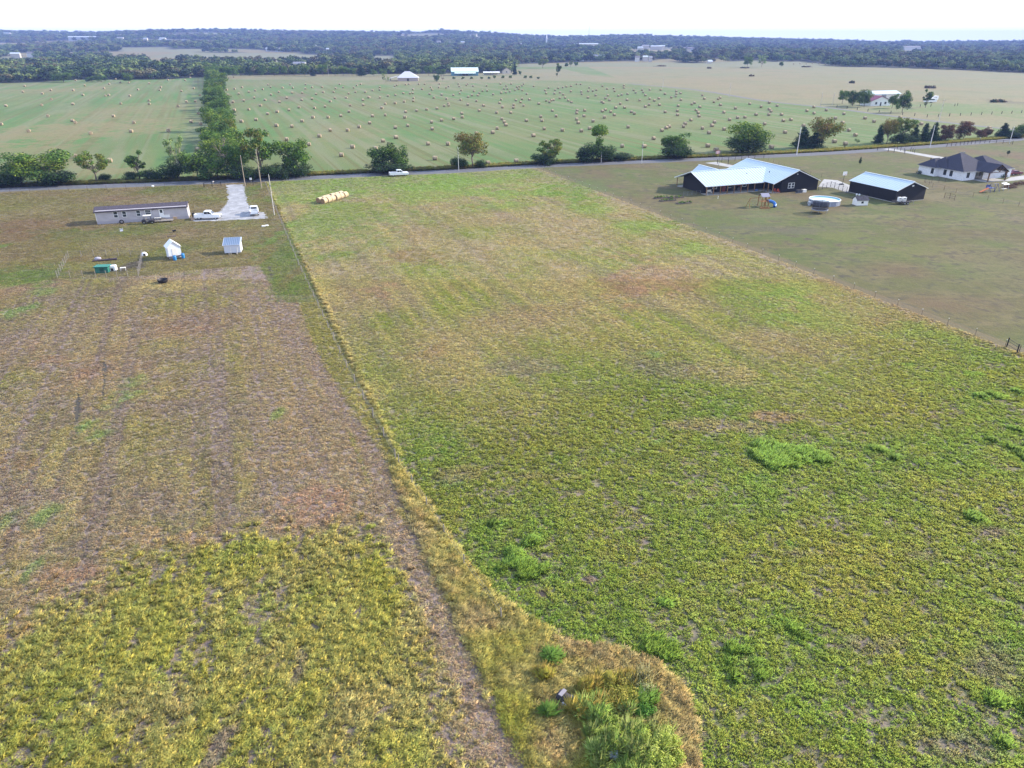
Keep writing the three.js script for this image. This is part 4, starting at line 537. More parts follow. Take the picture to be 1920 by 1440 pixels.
function gableWall(x0, x1, z0, z1, e, r, axis) {                   // solid gabled block; axis = direction of the ridge
  const m = axis === 'x' ? (z0 + z1) / 2 : (x0 + x1) / 2, a = axis === 'x' ? [[z0, 0], [z1, 0], [z1, e], [m, r], [z0, e]] : [[x0, 0], [x1, 0], [x1, e], [m, r], [x0, e]];
  const s = new THREE.Shape(a.map((p) => new THREE.Vector2(p[0], p[1]))), g = new THREE.ExtrudeGeometry(s, { depth: axis === 'x' ? x1 - x0 : z1 - z0, bevelEnabled: false });
  if (axis === 'x') { g.rotateY(-Math.PI / 2); g.translate(x1, 0, 0); } else g.translate(0, 0, z0);
  return toMetres(ni(g));
}
// metal roof of separate ribbed panels under a ridge cap
function panelRoof(parent, x0, x1, z0, z1, e, r, axis, m, pw = 0.92, th = 0.05) {
  const L = axis === 'x' ? x1 - x0 : z1 - z0, half = (axis === 'x' ? z1 - z0 : x1 - x0) / 2, slope = Math.hypot(half, r - e), n = Math.round(L / pw), w = L / n, ang = Math.atan2(r - e, half);
  const cap = new THREE.BoxGeometry(L + 0.1, 0.07, 0.45), roof = mesh('roof', axis === 'x' ? cap : cap.clone().rotateY(Math.PI / 2), m, parent);
  roof.position.set((x0 + x1) / 2, r + 0.09, (z0 + z1) / 2);
  const geo = mergeGeometries([bx(-w / 2, w / 2 - 0.004, 0, th, 0, slope), bx(w / 2 - 0.09, w / 2 - 0.006, th, th + 0.07, 0, slope)]);
  for (const side of [1, -1]) for (let k = 0; k < n; k++) {
    const p = mesh('roof_panel', geo, m, roof), u = -L / 2 + (k + 0.5) * w; p.rotation.order = 'YXZ';
    if (axis === 'x') { p.position.set(u, -0.1, 0); p.rotation.set(ang, side > 0 ? 0 : Math.PI, 0); } else { p.position.set(0, -0.1, u); p.rotation.set(ang, side > 0 ? Math.PI / 2 : -Math.PI / 2, 0); }
  }
  return roof;
}
function slab(parent, name, a, b, c, d, th, m) {                   // four corners a b c d, thickness downward
  const g = new THREE.BufferGeometry(), P = [a, b, c, d], q = P.map((p) => [p[0], p[1] - th, p[2]]), pos = [], f4 = (w, x, y, z) => pos.push(...w, ...x, ...y, ...w, ...y, ...z);
  f4(P[0], P[1], P[2], P[3]); f4(q[3], q[2], q[1], q[0]); for (let i = 0; i < 4; i++) { const j = (i + 1) % 4; f4(P[i], q[i], q[j], P[j]); }
  g.setAttribute('position', new THREE.Float32BufferAttribute(pos, 3)); return mesh(name, toMetres(g), m, parent);
}
function polyRoof(parent, name, faces, m) { const pos = []; for (const F of faces) for (let i = 1; i < F.length - 1; i++) pos.push(...F[0], ...F[i], ...F[i + 1]); const g = new THREE.BufferGeometry(); g.setAttribute('position', new THREE.Float32BufferAttribute(pos, 3)); return mesh(name, toMetres(g, 3), m, parent); }
function hip(x0, x1, z0, z1, e, r, rx0, rx1, rz0, rz1) { const A = [x0, e, z1], B = [x1, e, z1], Cc = [x1, e, z0], D = [x0, e, z0], R = [rx0, r, rz1 ?? (z0 + z1) / 2], S = [rx1, r, rz0 ?? (z0 + z1) / 2]; return [[A, B, S, R], [B, Cc, S], [Cc, D, R, S], [D, A, R]]; }
function windowPart(parent, x, y, z, w, h, frameMat, dir = 'z', panes = 2) {
  const fr = 0.09, g = [bx(-w / 2 - fr, w / 2 + fr, -h / 2 - fr, -h / 2, 0, 0.07), bx(-w / 2 - fr, w / 2 + fr, h / 2, h / 2 + fr, 0, 0.07), bx(-w / 2 - fr, -w / 2, -h / 2, h / 2, 0, 0.07), bx(w / 2, w / 2 + fr, -h / 2, h / 2, 0, 0.07), bx(-w / 2, w / 2, -0.04, 0.04, 0, 0.06)];
  const o = mesh('window', g, frameMat, parent); o.position.set(x, y, z); if (dir === 'x') o.rotation.y = Math.PI / 2; if (dir === '-x') o.rotation.y = -Math.PI / 2;
  for (let k = 0; k < panes; k++) mesh('pane', bx(-w / 2, w / 2, k ? 0.04 : -h / 2, k ? h / 2 : -0.04, 0.004, 0.025), glass, o); return o;
}
const white = mat('#e9e9e6', 0.6), offWhite = mat('#dcd8ce', 0.7), darkTrim = mat('#3a3638', 0.7), timber = mat('#8a6a48', 0.85), greyWood = mat('#8d857c', 0.95), steel = mat('#8f959b', 0.4, 0.7), black = mat('#151517', 0.6), rubber = mat('#17171a', 0.9), darkPipe = mat('#232228', 0.6, 0.3);
{ // mobile home
  const a = G(183.5, 421), b = G(354, 410), L = Math.hypot(b[0] - a[0], b[1] - a[1]), turn = Math.atan2(-(b[1] - a[1]), b[0] - a[0]), D = 4.6;
  const t = thing('mobile_home', 'long single-storey mobile home with lavender grey siding and dark shingle roof', 'mobile home', (a[0] + b[0]) / 2, (a[1] + b[1]) / 2, turn);
  const siding = noiseTexture(128, (i, j) => { const v = (j % 16 < 2 ? 0.86 : 1) * (0.96 + 0.06 * wrapNoise(i, j, 128, 6, 151)); return [186 * v, 180 * v, 182 * v]; }, null, true), sm = new THREE.MeshStandardMaterial({ map: siding, roughness: 0.75 });
  mesh('wall', gableWall(-L / 2, L / 2, -D, 0, 2.95, 3.5, 'x'), sm, t);
  mesh('skirting', bx(-L / 2 - 0.03, L / 2 + 0.03, 0, 0.62, -D - 0.03, 0.03), mat('#a7a2a8', 0.8), t);
  const shingle = shingleMat(74, 68, 78, 161);
  slab(t, 'roof_slope', [-L / 2 - 0.35, 2.84, 0.35], [L / 2 + 0.3, 2.84, 0.35], [L / 2 + 0.3, 3.58, -D / 2], [-L / 2 - 0.35, 3.58, -D / 2], 0.08, shingle);
  slab(t, 'roof_slope', [L / 2 + 0.3, 2.84, -D - 0.35], [-L / 2 - 0.35, 2.84, -D - 0.35], [-L / 2 - 0.35, 3.58, -D / 2 - 0.002], [L / 2 + 0.3, 3.58, -D / 2 - 0.002], 0.08, shingle);
  mesh('fascia', [bx(-L / 2 - 0.36, L / 2 + 0.31, 2.68, 2.76, 0.26, 0.34)], darkTrim, t);
  for (const [u, w, h] of [[0.212, 0.75, 1.25], [0.306, 0.75, 1.2], [0.459, 0.75, 1.2], [0.565, 1.15, 1.2]]) windowPart(t, -L / 2 + u * L, 1.95, 0.002, w, h, white);
  const d = mesh('door', bx(-L / 2 + 0.685 * L, -L / 2 + 0.685 * L + 0.95, 0.7, 2.65, 0.002, 0.09), white, t); mesh('door_window', bx(-L / 2 + 0.685 * L + 0.22, -L / 2 + 0.685 * L + 0.73, 1.75, 2.45, 0.092, 0.1), glass, d); mesh('handle', bx(-L / 2 + 0.685 * L + 0.83, -L / 2 + 0.685 * L + 0.88, 1.5, 1.62, 0.09, 0.14), steel, d);
  for (let k = 0; k < 3; k++) mesh('step', bx(-L / 2 + 0.685 * L - 0.1, -L / 2 + 0.685 * L + 1.05, 0, 0.62 - k * 0.2, 0.034 + k * 0.3, 0.334 + k * 0.3 - 0.004), greyWood, t);
  mesh('corner_trim', [bx(-L / 2 - 0.05, -L / 2 + 0.05, 0.62, 2.7, 0.004, 0.05)], white, t); mesh('corner_trim', [bx(L / 2 - 0.05, L / 2 + 0.05, 0.62, 2.7, 0.004, 0.05)], white, t);
  mesh('wall_lamp', rbx(2.2, 2.34, 2.4, 2.56, 0.002, 0.14, 0.03), black, t);
}
{ // black house: a long porch wing and a taller gabled wing
  const O = G(1322.7, 366.8), turn = 0.36, t = thing('black_house', 'large black metal house with pale metal roof and long posted porch', 'house', O[0], O[1], turn);
  const wallL = mesh('wall', gableWall(0.9, 26, -12.4, -2.5, 3.25, 5.0, 'x'), blackMetal, t);
  const wallR = mesh('wall', gableWall(21.4, 33.9, -18, 3.9, 2.9, 5.55, 'z'), blackMetal, t);
  panelRoof(t, -0.4, 24.4, -15, 0.35, 2.45, 5.1, 'x', roofMetal); panelRoof(t, 18.4, 34.2, -18.5, 4.4, 2.6, 5.75, 'z', roofMetal);
  const back = mesh('rear_gable', gableWall(6.4, 11.6, -17, -12.5, 2.7, 4.3, 'z'), blackMetal, t); panelRoof(t, 6, 12, -17.4, -8, 2.6, 5.0, 'z', roofMetal);
  mesh('porch_floor', [bx(0.3, 21.3, 0, 0.12, -2.45, 0.1), bx(18.6, 21.3, 0, 0.118, 0.11, 3.9)], concrete, t); mesh('rear_porch_floor', bx(0.3, 3.3, 0, 0.12, -14.6, -12.45), concrete, t);
  for (let k = 0; k < 8; k++) mesh('porch_post', bx(0.1 + k * 2.22, 0.28 + k * 2.22, 0.122, 2.42, -0.09, 0.09), timber, t);
  for (const z of [0.2, 2, 3.9]) mesh('porch_post', bx(18.62, 18.8, 0.121, 2.6, z - 0.09, z + 0.09), timber, t); mesh('porch_post', bx(0.1, 0.28, 0.121, 2.4, -14.5, -14.32), timber, t);
  mesh('porch_beam', bx(0, 18.6, 2.24, 2.42, -0.28, -0.12), timber, t);
  mesh('eave_trim', bx(-0.45, 18.4, 2.32, 2.44, 0.36, 0.4), white, t);
  slab(t, 'gable_trim', [18.35, 2.62, 4.44], [26.3, 5.8, 4.44], [26.3, 5.8, 4.36], [18.35, 2.62, 4.36], 0.16, white); slab(t, 'gable_trim', [34.25, 2.62, 4.44], [26.3, 5.8, 4.44], [26.3, 5.8, 4.36], [34.25, 2.62, 4.36], 0.16, white);
  slab(t, 'gable_trim', [-0.44, 2.46, 0.4], [-0.44, 5.15, -7.33], [-0.36, 5.15, -7.33], [-0.36, 2.46, 0.4], 0.16, white); slab(t, 'gable_trim', [-0.44, 2.46, -15.05], [-0.44, 5.15, -7.33], [-0.36, 5.15, -7.33], [-0.36, 2.46, -15.05], 0.16, white);
  for (const x of [24.2, 25.3]) windowPart(t, x, 1.75, 3.902, 0.8, 1.3, white);
  for (const x of [4.5, 9.4, 14.2]) windowPart(t, x, 1.7, -2.498, 1.1, 1.2, white);
  for (const x of [7, 12]) { const d = mesh('door', bx(x, x + 1, 0.12, 2.2, -2.498, -2.42), mat('#7a3426', 0.7), t); mesh('handle', bx(x + 0.85, x + 0.9, 1.1, 1.25, -2.42, -2.36), steel, d); }
  mesh('sliding_door', bx(9.9, 11.5, 0.12, 2.2, -2.498, -2.42), glass, t);
  mesh('wall_lamp', rbx(26.1, 26.4, 4.6, 4.78, 3.9, 4.1, 0.04), white, t); mesh('wall_lamp', rbx(0.7, 0.9, 4.3, 4.45, -7.6, -7.35, 0.04), white, t);
  for (const [x, z] of [[16, -4.4], [22.5, -3]]) { const o = mesh('roof_vent', cyl(0, 0, 0.45, 0, 0.1, 8), black, t); o.position.set(x, x < 20 ? 3.9 : 4.2, z); }
}
{ // shop building
  const O = G(1677, 380.3), turn = 0.385, t = thing('shop_building', 'black metal workshop with pale gabled roof beside the black house', 'workshop', O[0], O[1], turn);
  mesh('wall', gableWall(0, 10.2, -15.4, 0, 3.1, 4.75, 'z'), blackMetal, t); panelRoof(t, -0.3, 10.5, -15.7, 0.3, 3.02, 4.95, 'z', roofMetal);
  slab(t, 'gable_trim', [-0.32, 3.06, 0.36], [5.1, 4.98, 0.36], [5.1, 4.98, 0.3], [-0.32, 3.06, 0.3], 0.15, white); slab(t, 'gable_trim', [10.52, 3.06, 0.36], [5.1, 4.98, 0.36], [5.1, 4.98, 0.3], [10.52, 3.06, 0.3], 0.15, white);
  mesh('base_trim', [bx(-0.03, 10.23, 0, 0.14, 0.003, 0.03), bx(-0.03, -0.003, 0, 0.14, -15.4, 0.03)], concrete, t);
  mesh('gable_light', rbx(4.9, 5.5, 3.75, 4.1, 0.004, 0.12, 0.03), white, t); mesh('wall_panel_rib', Array.from({ length: 17 }, (_, k) => bx(-0.035, -0.004, 0.15, 3.05, -15.2 + k * 0.93, -15.15 + k * 0.93)), blackMetal, t);
}
{ // white brick house
  const O = G(1802.5, 339), turn = 0.333, t = thing('white_house', 'white brick house with dark hipped shingle roof and timber-truss porch', 'house', O[0], O[1], turn);
  const brickTex = noiseTexture(128, (i, j) => { const v = 0.93 + 0.09 * hash(Math.floor((i + (Math.floor(j / 8) % 2) * 8) / 16), Math.floor(j / 8), 171); return [232 * v, 232 * v, 236 * v]; }, null, true), wm = new THREE.MeshStandardMaterial({ map: brickTex, roughness: 0.85 }), sh = shingleMat(62, 62, 74, 173);
  mesh('wall', toMetres(bx(0, 19.4, 0, 2.7, -13.5, 0)), wm, t); mesh('wall', toMetres(bx(-1.6, 0.2, 0, 2.69, -14.5, -8.4)), wm, t);
  polyRoof(t, 'roof', hip(-0.5, 12.6, -14, 0.5, 2.62, 6.9, 4.6, 6, -6.8, -6.6), sh); polyRoof(t, 'roof', hip(10.5, 19.9, -13.6, 0.48, 2.61, 5.7, 14, 15.2), sh); polyRoof(t, 'roof', hip(-2.1, 5, -15, -7.9, 2.6, 4.9, 0.6, 2.4), sh); polyRoof(t, 'roof', hip(-0.6, 7, -13, -5, 2.605, 5.6, 2, 4.6), sh);
  mesh('soffit', bx(-0.5, 19.9, 2.5, 2.6, 0.004, 0.46), white, t);
  for (const z of [-9.3, -6.2]) windowPart(t, z === -9.3 ? -1.602 : -0.002, 1.5, z, 0.8, 1.4, darkTrim, '-x'); windowPart(t, -0.002, 1.5, -4, 0.8, 1.4, darkTrim, '-x'); windowPart(t, 2.1, 1.5, 0.002, 0.9, 1.3, darkTrim); windowPart(t, 17.4, 1.5, 0.002, 0.9, 1.4, darkTrim);
  mesh('porch_floor', bx(4.3, 12.6, 0, 0.12, 0.004, 4.4), concrete, t); mesh('sliding_door', bx(5, 8, 0.12, 2.2, 0.003, 0.06), glass, t);
  polyRoof(t, 'porch_roof', [[[4.9, 2.7, 4.8], [8.6, 4.9, 4.8], [8.6, 4.9, -4], [4.9, 2.7, -1]], [[12.3, 2.7, 4.8], [12.3, 2.7, -1], [8.6, 4.9, -4], [8.6, 4.9, 4.8]], [[4.9, 2.6, 4.8], [8.6, 4.8, 4.8], [8.6, 4.8, -4], [4.9, 2.6, -1]], [[12.3, 2.6, 4.8], [12.3, 2.6, -1], [8.6, 4.8, -4], [8.6, 4.8, 4.8]]], sh);
  for (const x of [5.2, 12]) mesh('porch_post', bx(x - 0.14, x + 0.14, 0.121, 2.68, 4.1, 4.38), mat('#6a4e38', 0.8), t);
  const tr = mat('#6f543c', 0.8); mesh('truss', [bar([5, 2.72, 4.5], [12.2, 2.72, 4.5], 0.11), bar([5, 2.72, 4.5], [8.6, 4.78, 4.5], 0.11), bar([12.2, 2.72, 4.5], [8.6, 4.78, 4.5], 0.11), bar([8.6, 2.72, 4.5], [8.6, 4.78, 4.5], 0.09), bar([8.6, 2.9, 4.5], [6.9, 3.75, 4.5], 0.08), bar([8.6, 2.9, 4.5], [10.3, 3.75, 4.5], 0.08)], tr, t);
  for (const x of [4.7, 5.3, 5.9, 6.5]) mesh('roof_vent', rbx(x - 0.12, x + 0.12, 6.82, 7.05, -6.9, -6.6, 0.03), steel, t); mesh('roof_vent', rbx(-0.1, 0.1, 3.9, 4.9, -12.4, -12.2, 0.02), black, t);
}
{ // farmhouse with red roof, far side
  const a = G(1632, 199), t = thing('farmhouse', 'low farmhouse with purplish red roof and white gable among dark trees', 'house', a[0], a[1], 0.3);
  mesh('wall', gableWall(0, 15, -9, 0, 3, 5.4, 'z'), white, t); slab(t, 'roof_slope', [-0.6, 2.9, 0.6], [7.5, 5.7, 0.6], [7.5, 5.7, -9.6], [-0.6, 2.9, -9.6], 0.15, mat('#7c3b52', 0.7)); slab(t, 'roof_slope', [15.6, 2.9, 0.6], [15.6, 2.9, -9.6], [7.502, 5.7, -9.6], [7.502, 5.7, 0.6], 0.15, mat('#7c3b52', 0.7));
  windowPart(t, 4, 1.6, 0.003, 1.2, 1.2, darkTrim); windowPart(t, 11, 1.6, 0.003, 1.2, 1.2, darkTrim); mesh('door', bx(7, 8, 0, 2.1, 0.003, 0.06), darkTrim, t);
  const b = G(1656, 186), q = thing('metal_barn', 'long white metal barn roof showing behind the red-roofed farmhouse', 'barn', b[0], b[1], 0.3); mesh('wall', gableWall(-14, 14, -10, 0, 3.4, 5, 'x'), offWhite, q); slab(q, 'roof_slope', [-14.5, 3.3, 0.5], [14.5, 3.3, 0.5], [14.5, 5.2, -5], [-14.5, 5.2, -5], 0.12, roofMetal); slab(q, 'roof_slope', [14.5, 3.3, -10.5], [-14.5, 3.3, -10.5], [-14.5, 5.2, -5.002], [14.5, 5.2, -5.002], 0.12, roofMetal); mesh('barn_door', bx(-2, 2, 0, 3, 0.003, 0.06), steel, q);
  for (const [px, py, len, label] of [[1746, 193, 9, 'white travel trailer parked behind the crooked tree'], [1752, 189, 6, 'smaller white trailer just behind the white travel trailer']]) { const c = G(px, py), v = thing('travel_trailer', label, 'trailer', c[0], c[1], 0.3); mesh('body', rbx(-len / 2, len / 2, 0.5, 3, -2.4, 0, 0.2), white, v); for (const x of [-0.5, 0.5]) { const g = new THREE.CylinderGeometry(0.35, 0.35, 0.25, 12); g.rotateX(Math.PI / 2); g.translate(x, 0.35, -0.2); mesh('wheel', g, rubber, v); } mesh('window', bx(-len / 4, len / 4, 1.7, 2.4, 0.002, 0.02), glass, v); mesh('hitch', bar([len / 2, 0.55, -1.2], [len / 2 + 1.2, 0.5, -1.2], 0.07), steel, v); }
}
{ // far farm
  const a = G(765, 152), t = thing('pavilion_house', 'far house under a broad pale grey hipped roof at the field end', 'house', a[0], a[1], 0.1);
  mesh('wall', bx(-10, 10, 0, 3, -14, 0), mat('#b9a9a4', 0.8), t); polyRoof(t, 'roof', hip(-11, 11, -15, 1, 2.9, 8.6, -3, 2), mat('#c3c2c8', 0.6)); polyRoof(t, 'porch_roof', [[[-18, 2.4, 1], [-10, 4.5, 1], [-10, 4.5, -13], [-18, 2.4, -13]]], mat('#c3c2c8', 0.6)); for (const z of [-12, -6, 0.5]) mesh('porch_post', bx(-17.6, -17.3, 0, 2.5, z - 0.15, z + 0.15), greyWood, t); mesh('door', bx(-1, 1, 0, 2.3, 0.003, 0.08), darkTrim, t);
  const b = G(872, 142), q = thing('riding_barn', 'big far barn with blue-green walls and pale roof', 'barn', b[0], b[1], 0.12); const teal = mat('#5d93a8', 0.7), pr = mat('#cfe0d6', 0.45, 0.1);
  mesh('wall', gableWall(-15, 15, -18, 0, 4.4, 8, 'x'), teal, q); slab(q, 'roof_slope', [-15.6, 4.2, 0.8], [15.6, 4.2, 0.8], [15.6, 8.3, -9], [-15.6, 8.3, -9], 0.2, pr); slab(q, 'roof_slope', [15.6, 4.2, -18.8], [-15.6, 4.2, -18.8], [-15.6, 8.3, -9.002], [15.6, 8.3, -9.002], 0.2, pr); slab(q, 'lean_to_roof', [-12, 2.6, 4.5], [12, 2.6, 4.5], [12, 3.8, 0.81], [-12, 3.8, 0.81], 0.15, pr); for (let k = 0; k < 7; k++) mesh('post', bx(-11.8 + k * 3.9, -11.5 + k * 3.9, 0, 2.55, 4, 4.3), greyWood, q); mesh('barn_door', bx(-3, 3, 0, 3.6, 0.003, 0.1), darkTrim, q);
  const c = G(922, 141), u = thing('long_shed', 'long low open shed with pale roof next to the blue-green barn', 'shed', c[0], c[1], 0.12); mesh('wall', bx(-9, 9, 0, 2.6, -6, -5.8), offWhite, u); slab(u, 'roof_slope', [-9.6, 2.8, 0.5], [9.6, 2.8, 0.5], [9.6, 3.6, -6.5], [-9.6, 3.6, -6.5], 0.15, white); for (let k = 0; k < 6; k++) mesh('post', bx(-9 + k * 3.55, -8.75 + k * 3.55, 0, 2.85, -0.2, 0.05), greyWood, u);
  const e = G(950, 138), w = thing('cream_house', 'small cream house half hidden behind the dark evergreen', 'house', e[0], e[1], 0.1); mesh('wall', gableWall(-5, 5, -8, 0, 3.4, 6.4, 'z'), mat('#cfc4b0', 0.8), w); slab(w, 'roof_slope', [-5.5, 3.2, 0.5], [0, 6.6, 0.5], [0, 6.6, -8.5], [-5.5, 3.2, -8.5], 0.15, darkTrim); slab(w, 'roof_slope', [5.5, 3.2, 0.5], [5.5, 3.2, -8.5], [0.002, 6.6, -8.5], [0.002, 6.6, 0.5], 0.15, darkTrim); windowPart(w, 0, 1.8, 0.003, 1.4, 1.4, white);
}
{ // houses and halls in the far woods
  const r = rng(91), wallMats = [mat('#cfcfcc', 0.7), mat('#c4beb0', 0.7), mat('#b2b6bc', 0.7), mat('#b8b2aa', 0.8)], roofMats = [mat('#bcc2c8', 0.5, 0.1), mat('#8a8a90', 0.8), mat('#6f6a6c', 0.9), mat('#a9b4c2', 0.6)];
  const spots = [[156, 76, 40], [225, 77, 9], [272, 79, 6], [300, 81, 7], [304, 79, 9], [312, 81, 6], [330, 120, 9], [322, 122, 8], [296, 123, 6], [345, 82, 6], [350, 84, 5], [385, 83, 6], [502, 101, 5], [510, 101, 5], [518, 101, 6], [527, 101, 5], [536, 101, 5], [545, 101, 5], [590, 99, 5], [615, 102, 4], [663, 106, 5], [890, 69, 7], [884, 70, 6], [822, 84, 6], [867, 85, 6], [843, 85, 4], [975, 89, 6], [1100, 90, 40], [1210, 97, 12], [1230, 98, 18], [1243, 93, 9], [1200, 101, 9], [1292, 100, 14], [1157, 100, 8], [1092, 114.5, 7], [1115, 113, 10], [1128, 113, 8], [1155, 112, 9], [1195, 115.5, 7], [1210, 115, 8], [1220, 116, 5], [1332, 119, 7], [1710, 97, 30], [1290, 101, 6], [1360, 82, 6], [60, 110, 14], [30, 111, 12], [14, 68, 10], [96, 120, 5], [470, 128, 22], [500, 126, 18], [560, 125, 20], [640, 126, 14], [700, 128, 10]];
  spots.forEach(([px, py, w], i) => {
    const yFlat = py < 94 ? 1 : 0; let [x, z] = yFlat ? [0, 0] : G(px, py);
    if (yFlat) { for (let d = 1700; d < 4400; d += 20) { const xx = (px - 960) * cT / FOC * d, p = toPix(xx, height(xx, -d), -d); x = xx; z = -d; if (p[1] <= py) break; } }
    const wi = Math.floor(r() * 4), ri = Math.floor(r() * 4), look = ['white', 'cream', 'pale grey', 'greyish tan'][wi] + (w > 24 ? ' long hall with ' : w > 11 ? ' broad house with ' : ' small house with ') + ['bright metal', 'mid grey', 'dark grey', 'bluish'][ri] + ' roof among the far ' + (px < 420 ? 'woods behind the tree-row end' : px < 800 ? 'woods behind the garden trees' : px < 1150 ? 'woods around the steeple' : 'woods past the tan field');
    const d = Math.hypot(x, z), m = w * d / FOC, hh = Math.min(6.5, 3 + m * 0.1) + (yFlat ? 3 : 1), dp = Math.min(16, Math.max(7, m * 0.5)), t = thing(m > 35 ? 'far_hall' : 'far_house', look, m > 35 ? 'hall' : 'house', x, z, (r() - 0.5) * 0.6, m > 35 ? 'halls in the far woods' : 'houses in the far woods');
    t.position.y = height(x, z) - 0.2 + (py < 118 ? 4 : 0); const wm = wallMats[wi], rm = roofMats[ri];
    mesh('wall', gableWall(-m / 2, m / 2, -dp, 0, hh - 1.2, hh + 1, 'x').translate(0, 0, 0), wm, t); if (t.position.y > 2) mesh('foundation', bx(-m / 2, m / 2, -9, 0, -dp + 0.1, -0.1), wm, t);
    slab(t, 'roof_slope', [-m / 2 - 0.5, hh - 1.4, 0.6], [m / 2 + 0.5, hh - 1.4, 0.6], [m / 2 + 0.5, hh + 1.2, -dp / 2], [-m / 2 - 0.5, hh + 1.2, -dp / 2], 0.2, rm); slab(t, 'roof_slope', [m / 2 + 0.5, hh - 1.4, -dp - 0.6], [-m / 2 - 0.5, hh - 1.4, -dp - 0.6], [-m / 2 - 0.5, hh + 1.2, -dp / 2 - 0.002], [m / 2 + 0.5, hh + 1.2, -dp / 2 - 0.002], 0.2, rm);
  });
  const st = (() => { const d = 3000, x = (1025 - 960) * cT / FOC * d; return [x, -d, height(x, -d)]; })(), s = thing('church_steeple', 'slim white church steeple rising above the far woods', 'steeple', st[0], st[1]); s.position.y = st[2]; mesh('tower', bx(-2.5, 2.5, 0, 24, -2.5, 2.5), white, s); mesh('spire', cyl(0, 24, 42, 0, 2.6, 8, 0.1), white, s);
  const mt = (() => { const d = 4300, x = (1104 - 960) * cT / FOC * d; return [x, -d, height(x, -d)]; })(), m2 = thing('radio_mast', 'thin lattice mast standing on the far ridge', 'mast', mt[0], mt[1]); m2.position.y = mt[2]; mesh('leg', bar([-1.2, 0, 0], [-0.2, 62, 0], 0.35), steel, m2); mesh('leg', bar([1.2, 0, 0], [0.2, 62, 0], 0.35), steel, m2); mesh('brace', Array.from({ length: 15 }, (_, k) => bar([-1.2 + k * 0.066, k * 4, 0], [1.1 - k * 0.066, k * 4 + 4, 0], 0.15, 0.15, 4)), steel, m2);
  const wt = (() => { const d = 4500, x = (823 - 960) * cT / FOC * d; return [x, -d, height(x, -d)]; })(), w2 = thing('white_tower', 'short white tower on the crest of the far hill', 'tower', wt[0], wt[1]); w2.position.y = wt[2]; mesh('shaft', cyl(0, 0, 20, 0, 2, 12, 1.6), white, w2); mesh('tank', cyl(0, 20, 26, 0, 3.2, 14), white, w2);
}
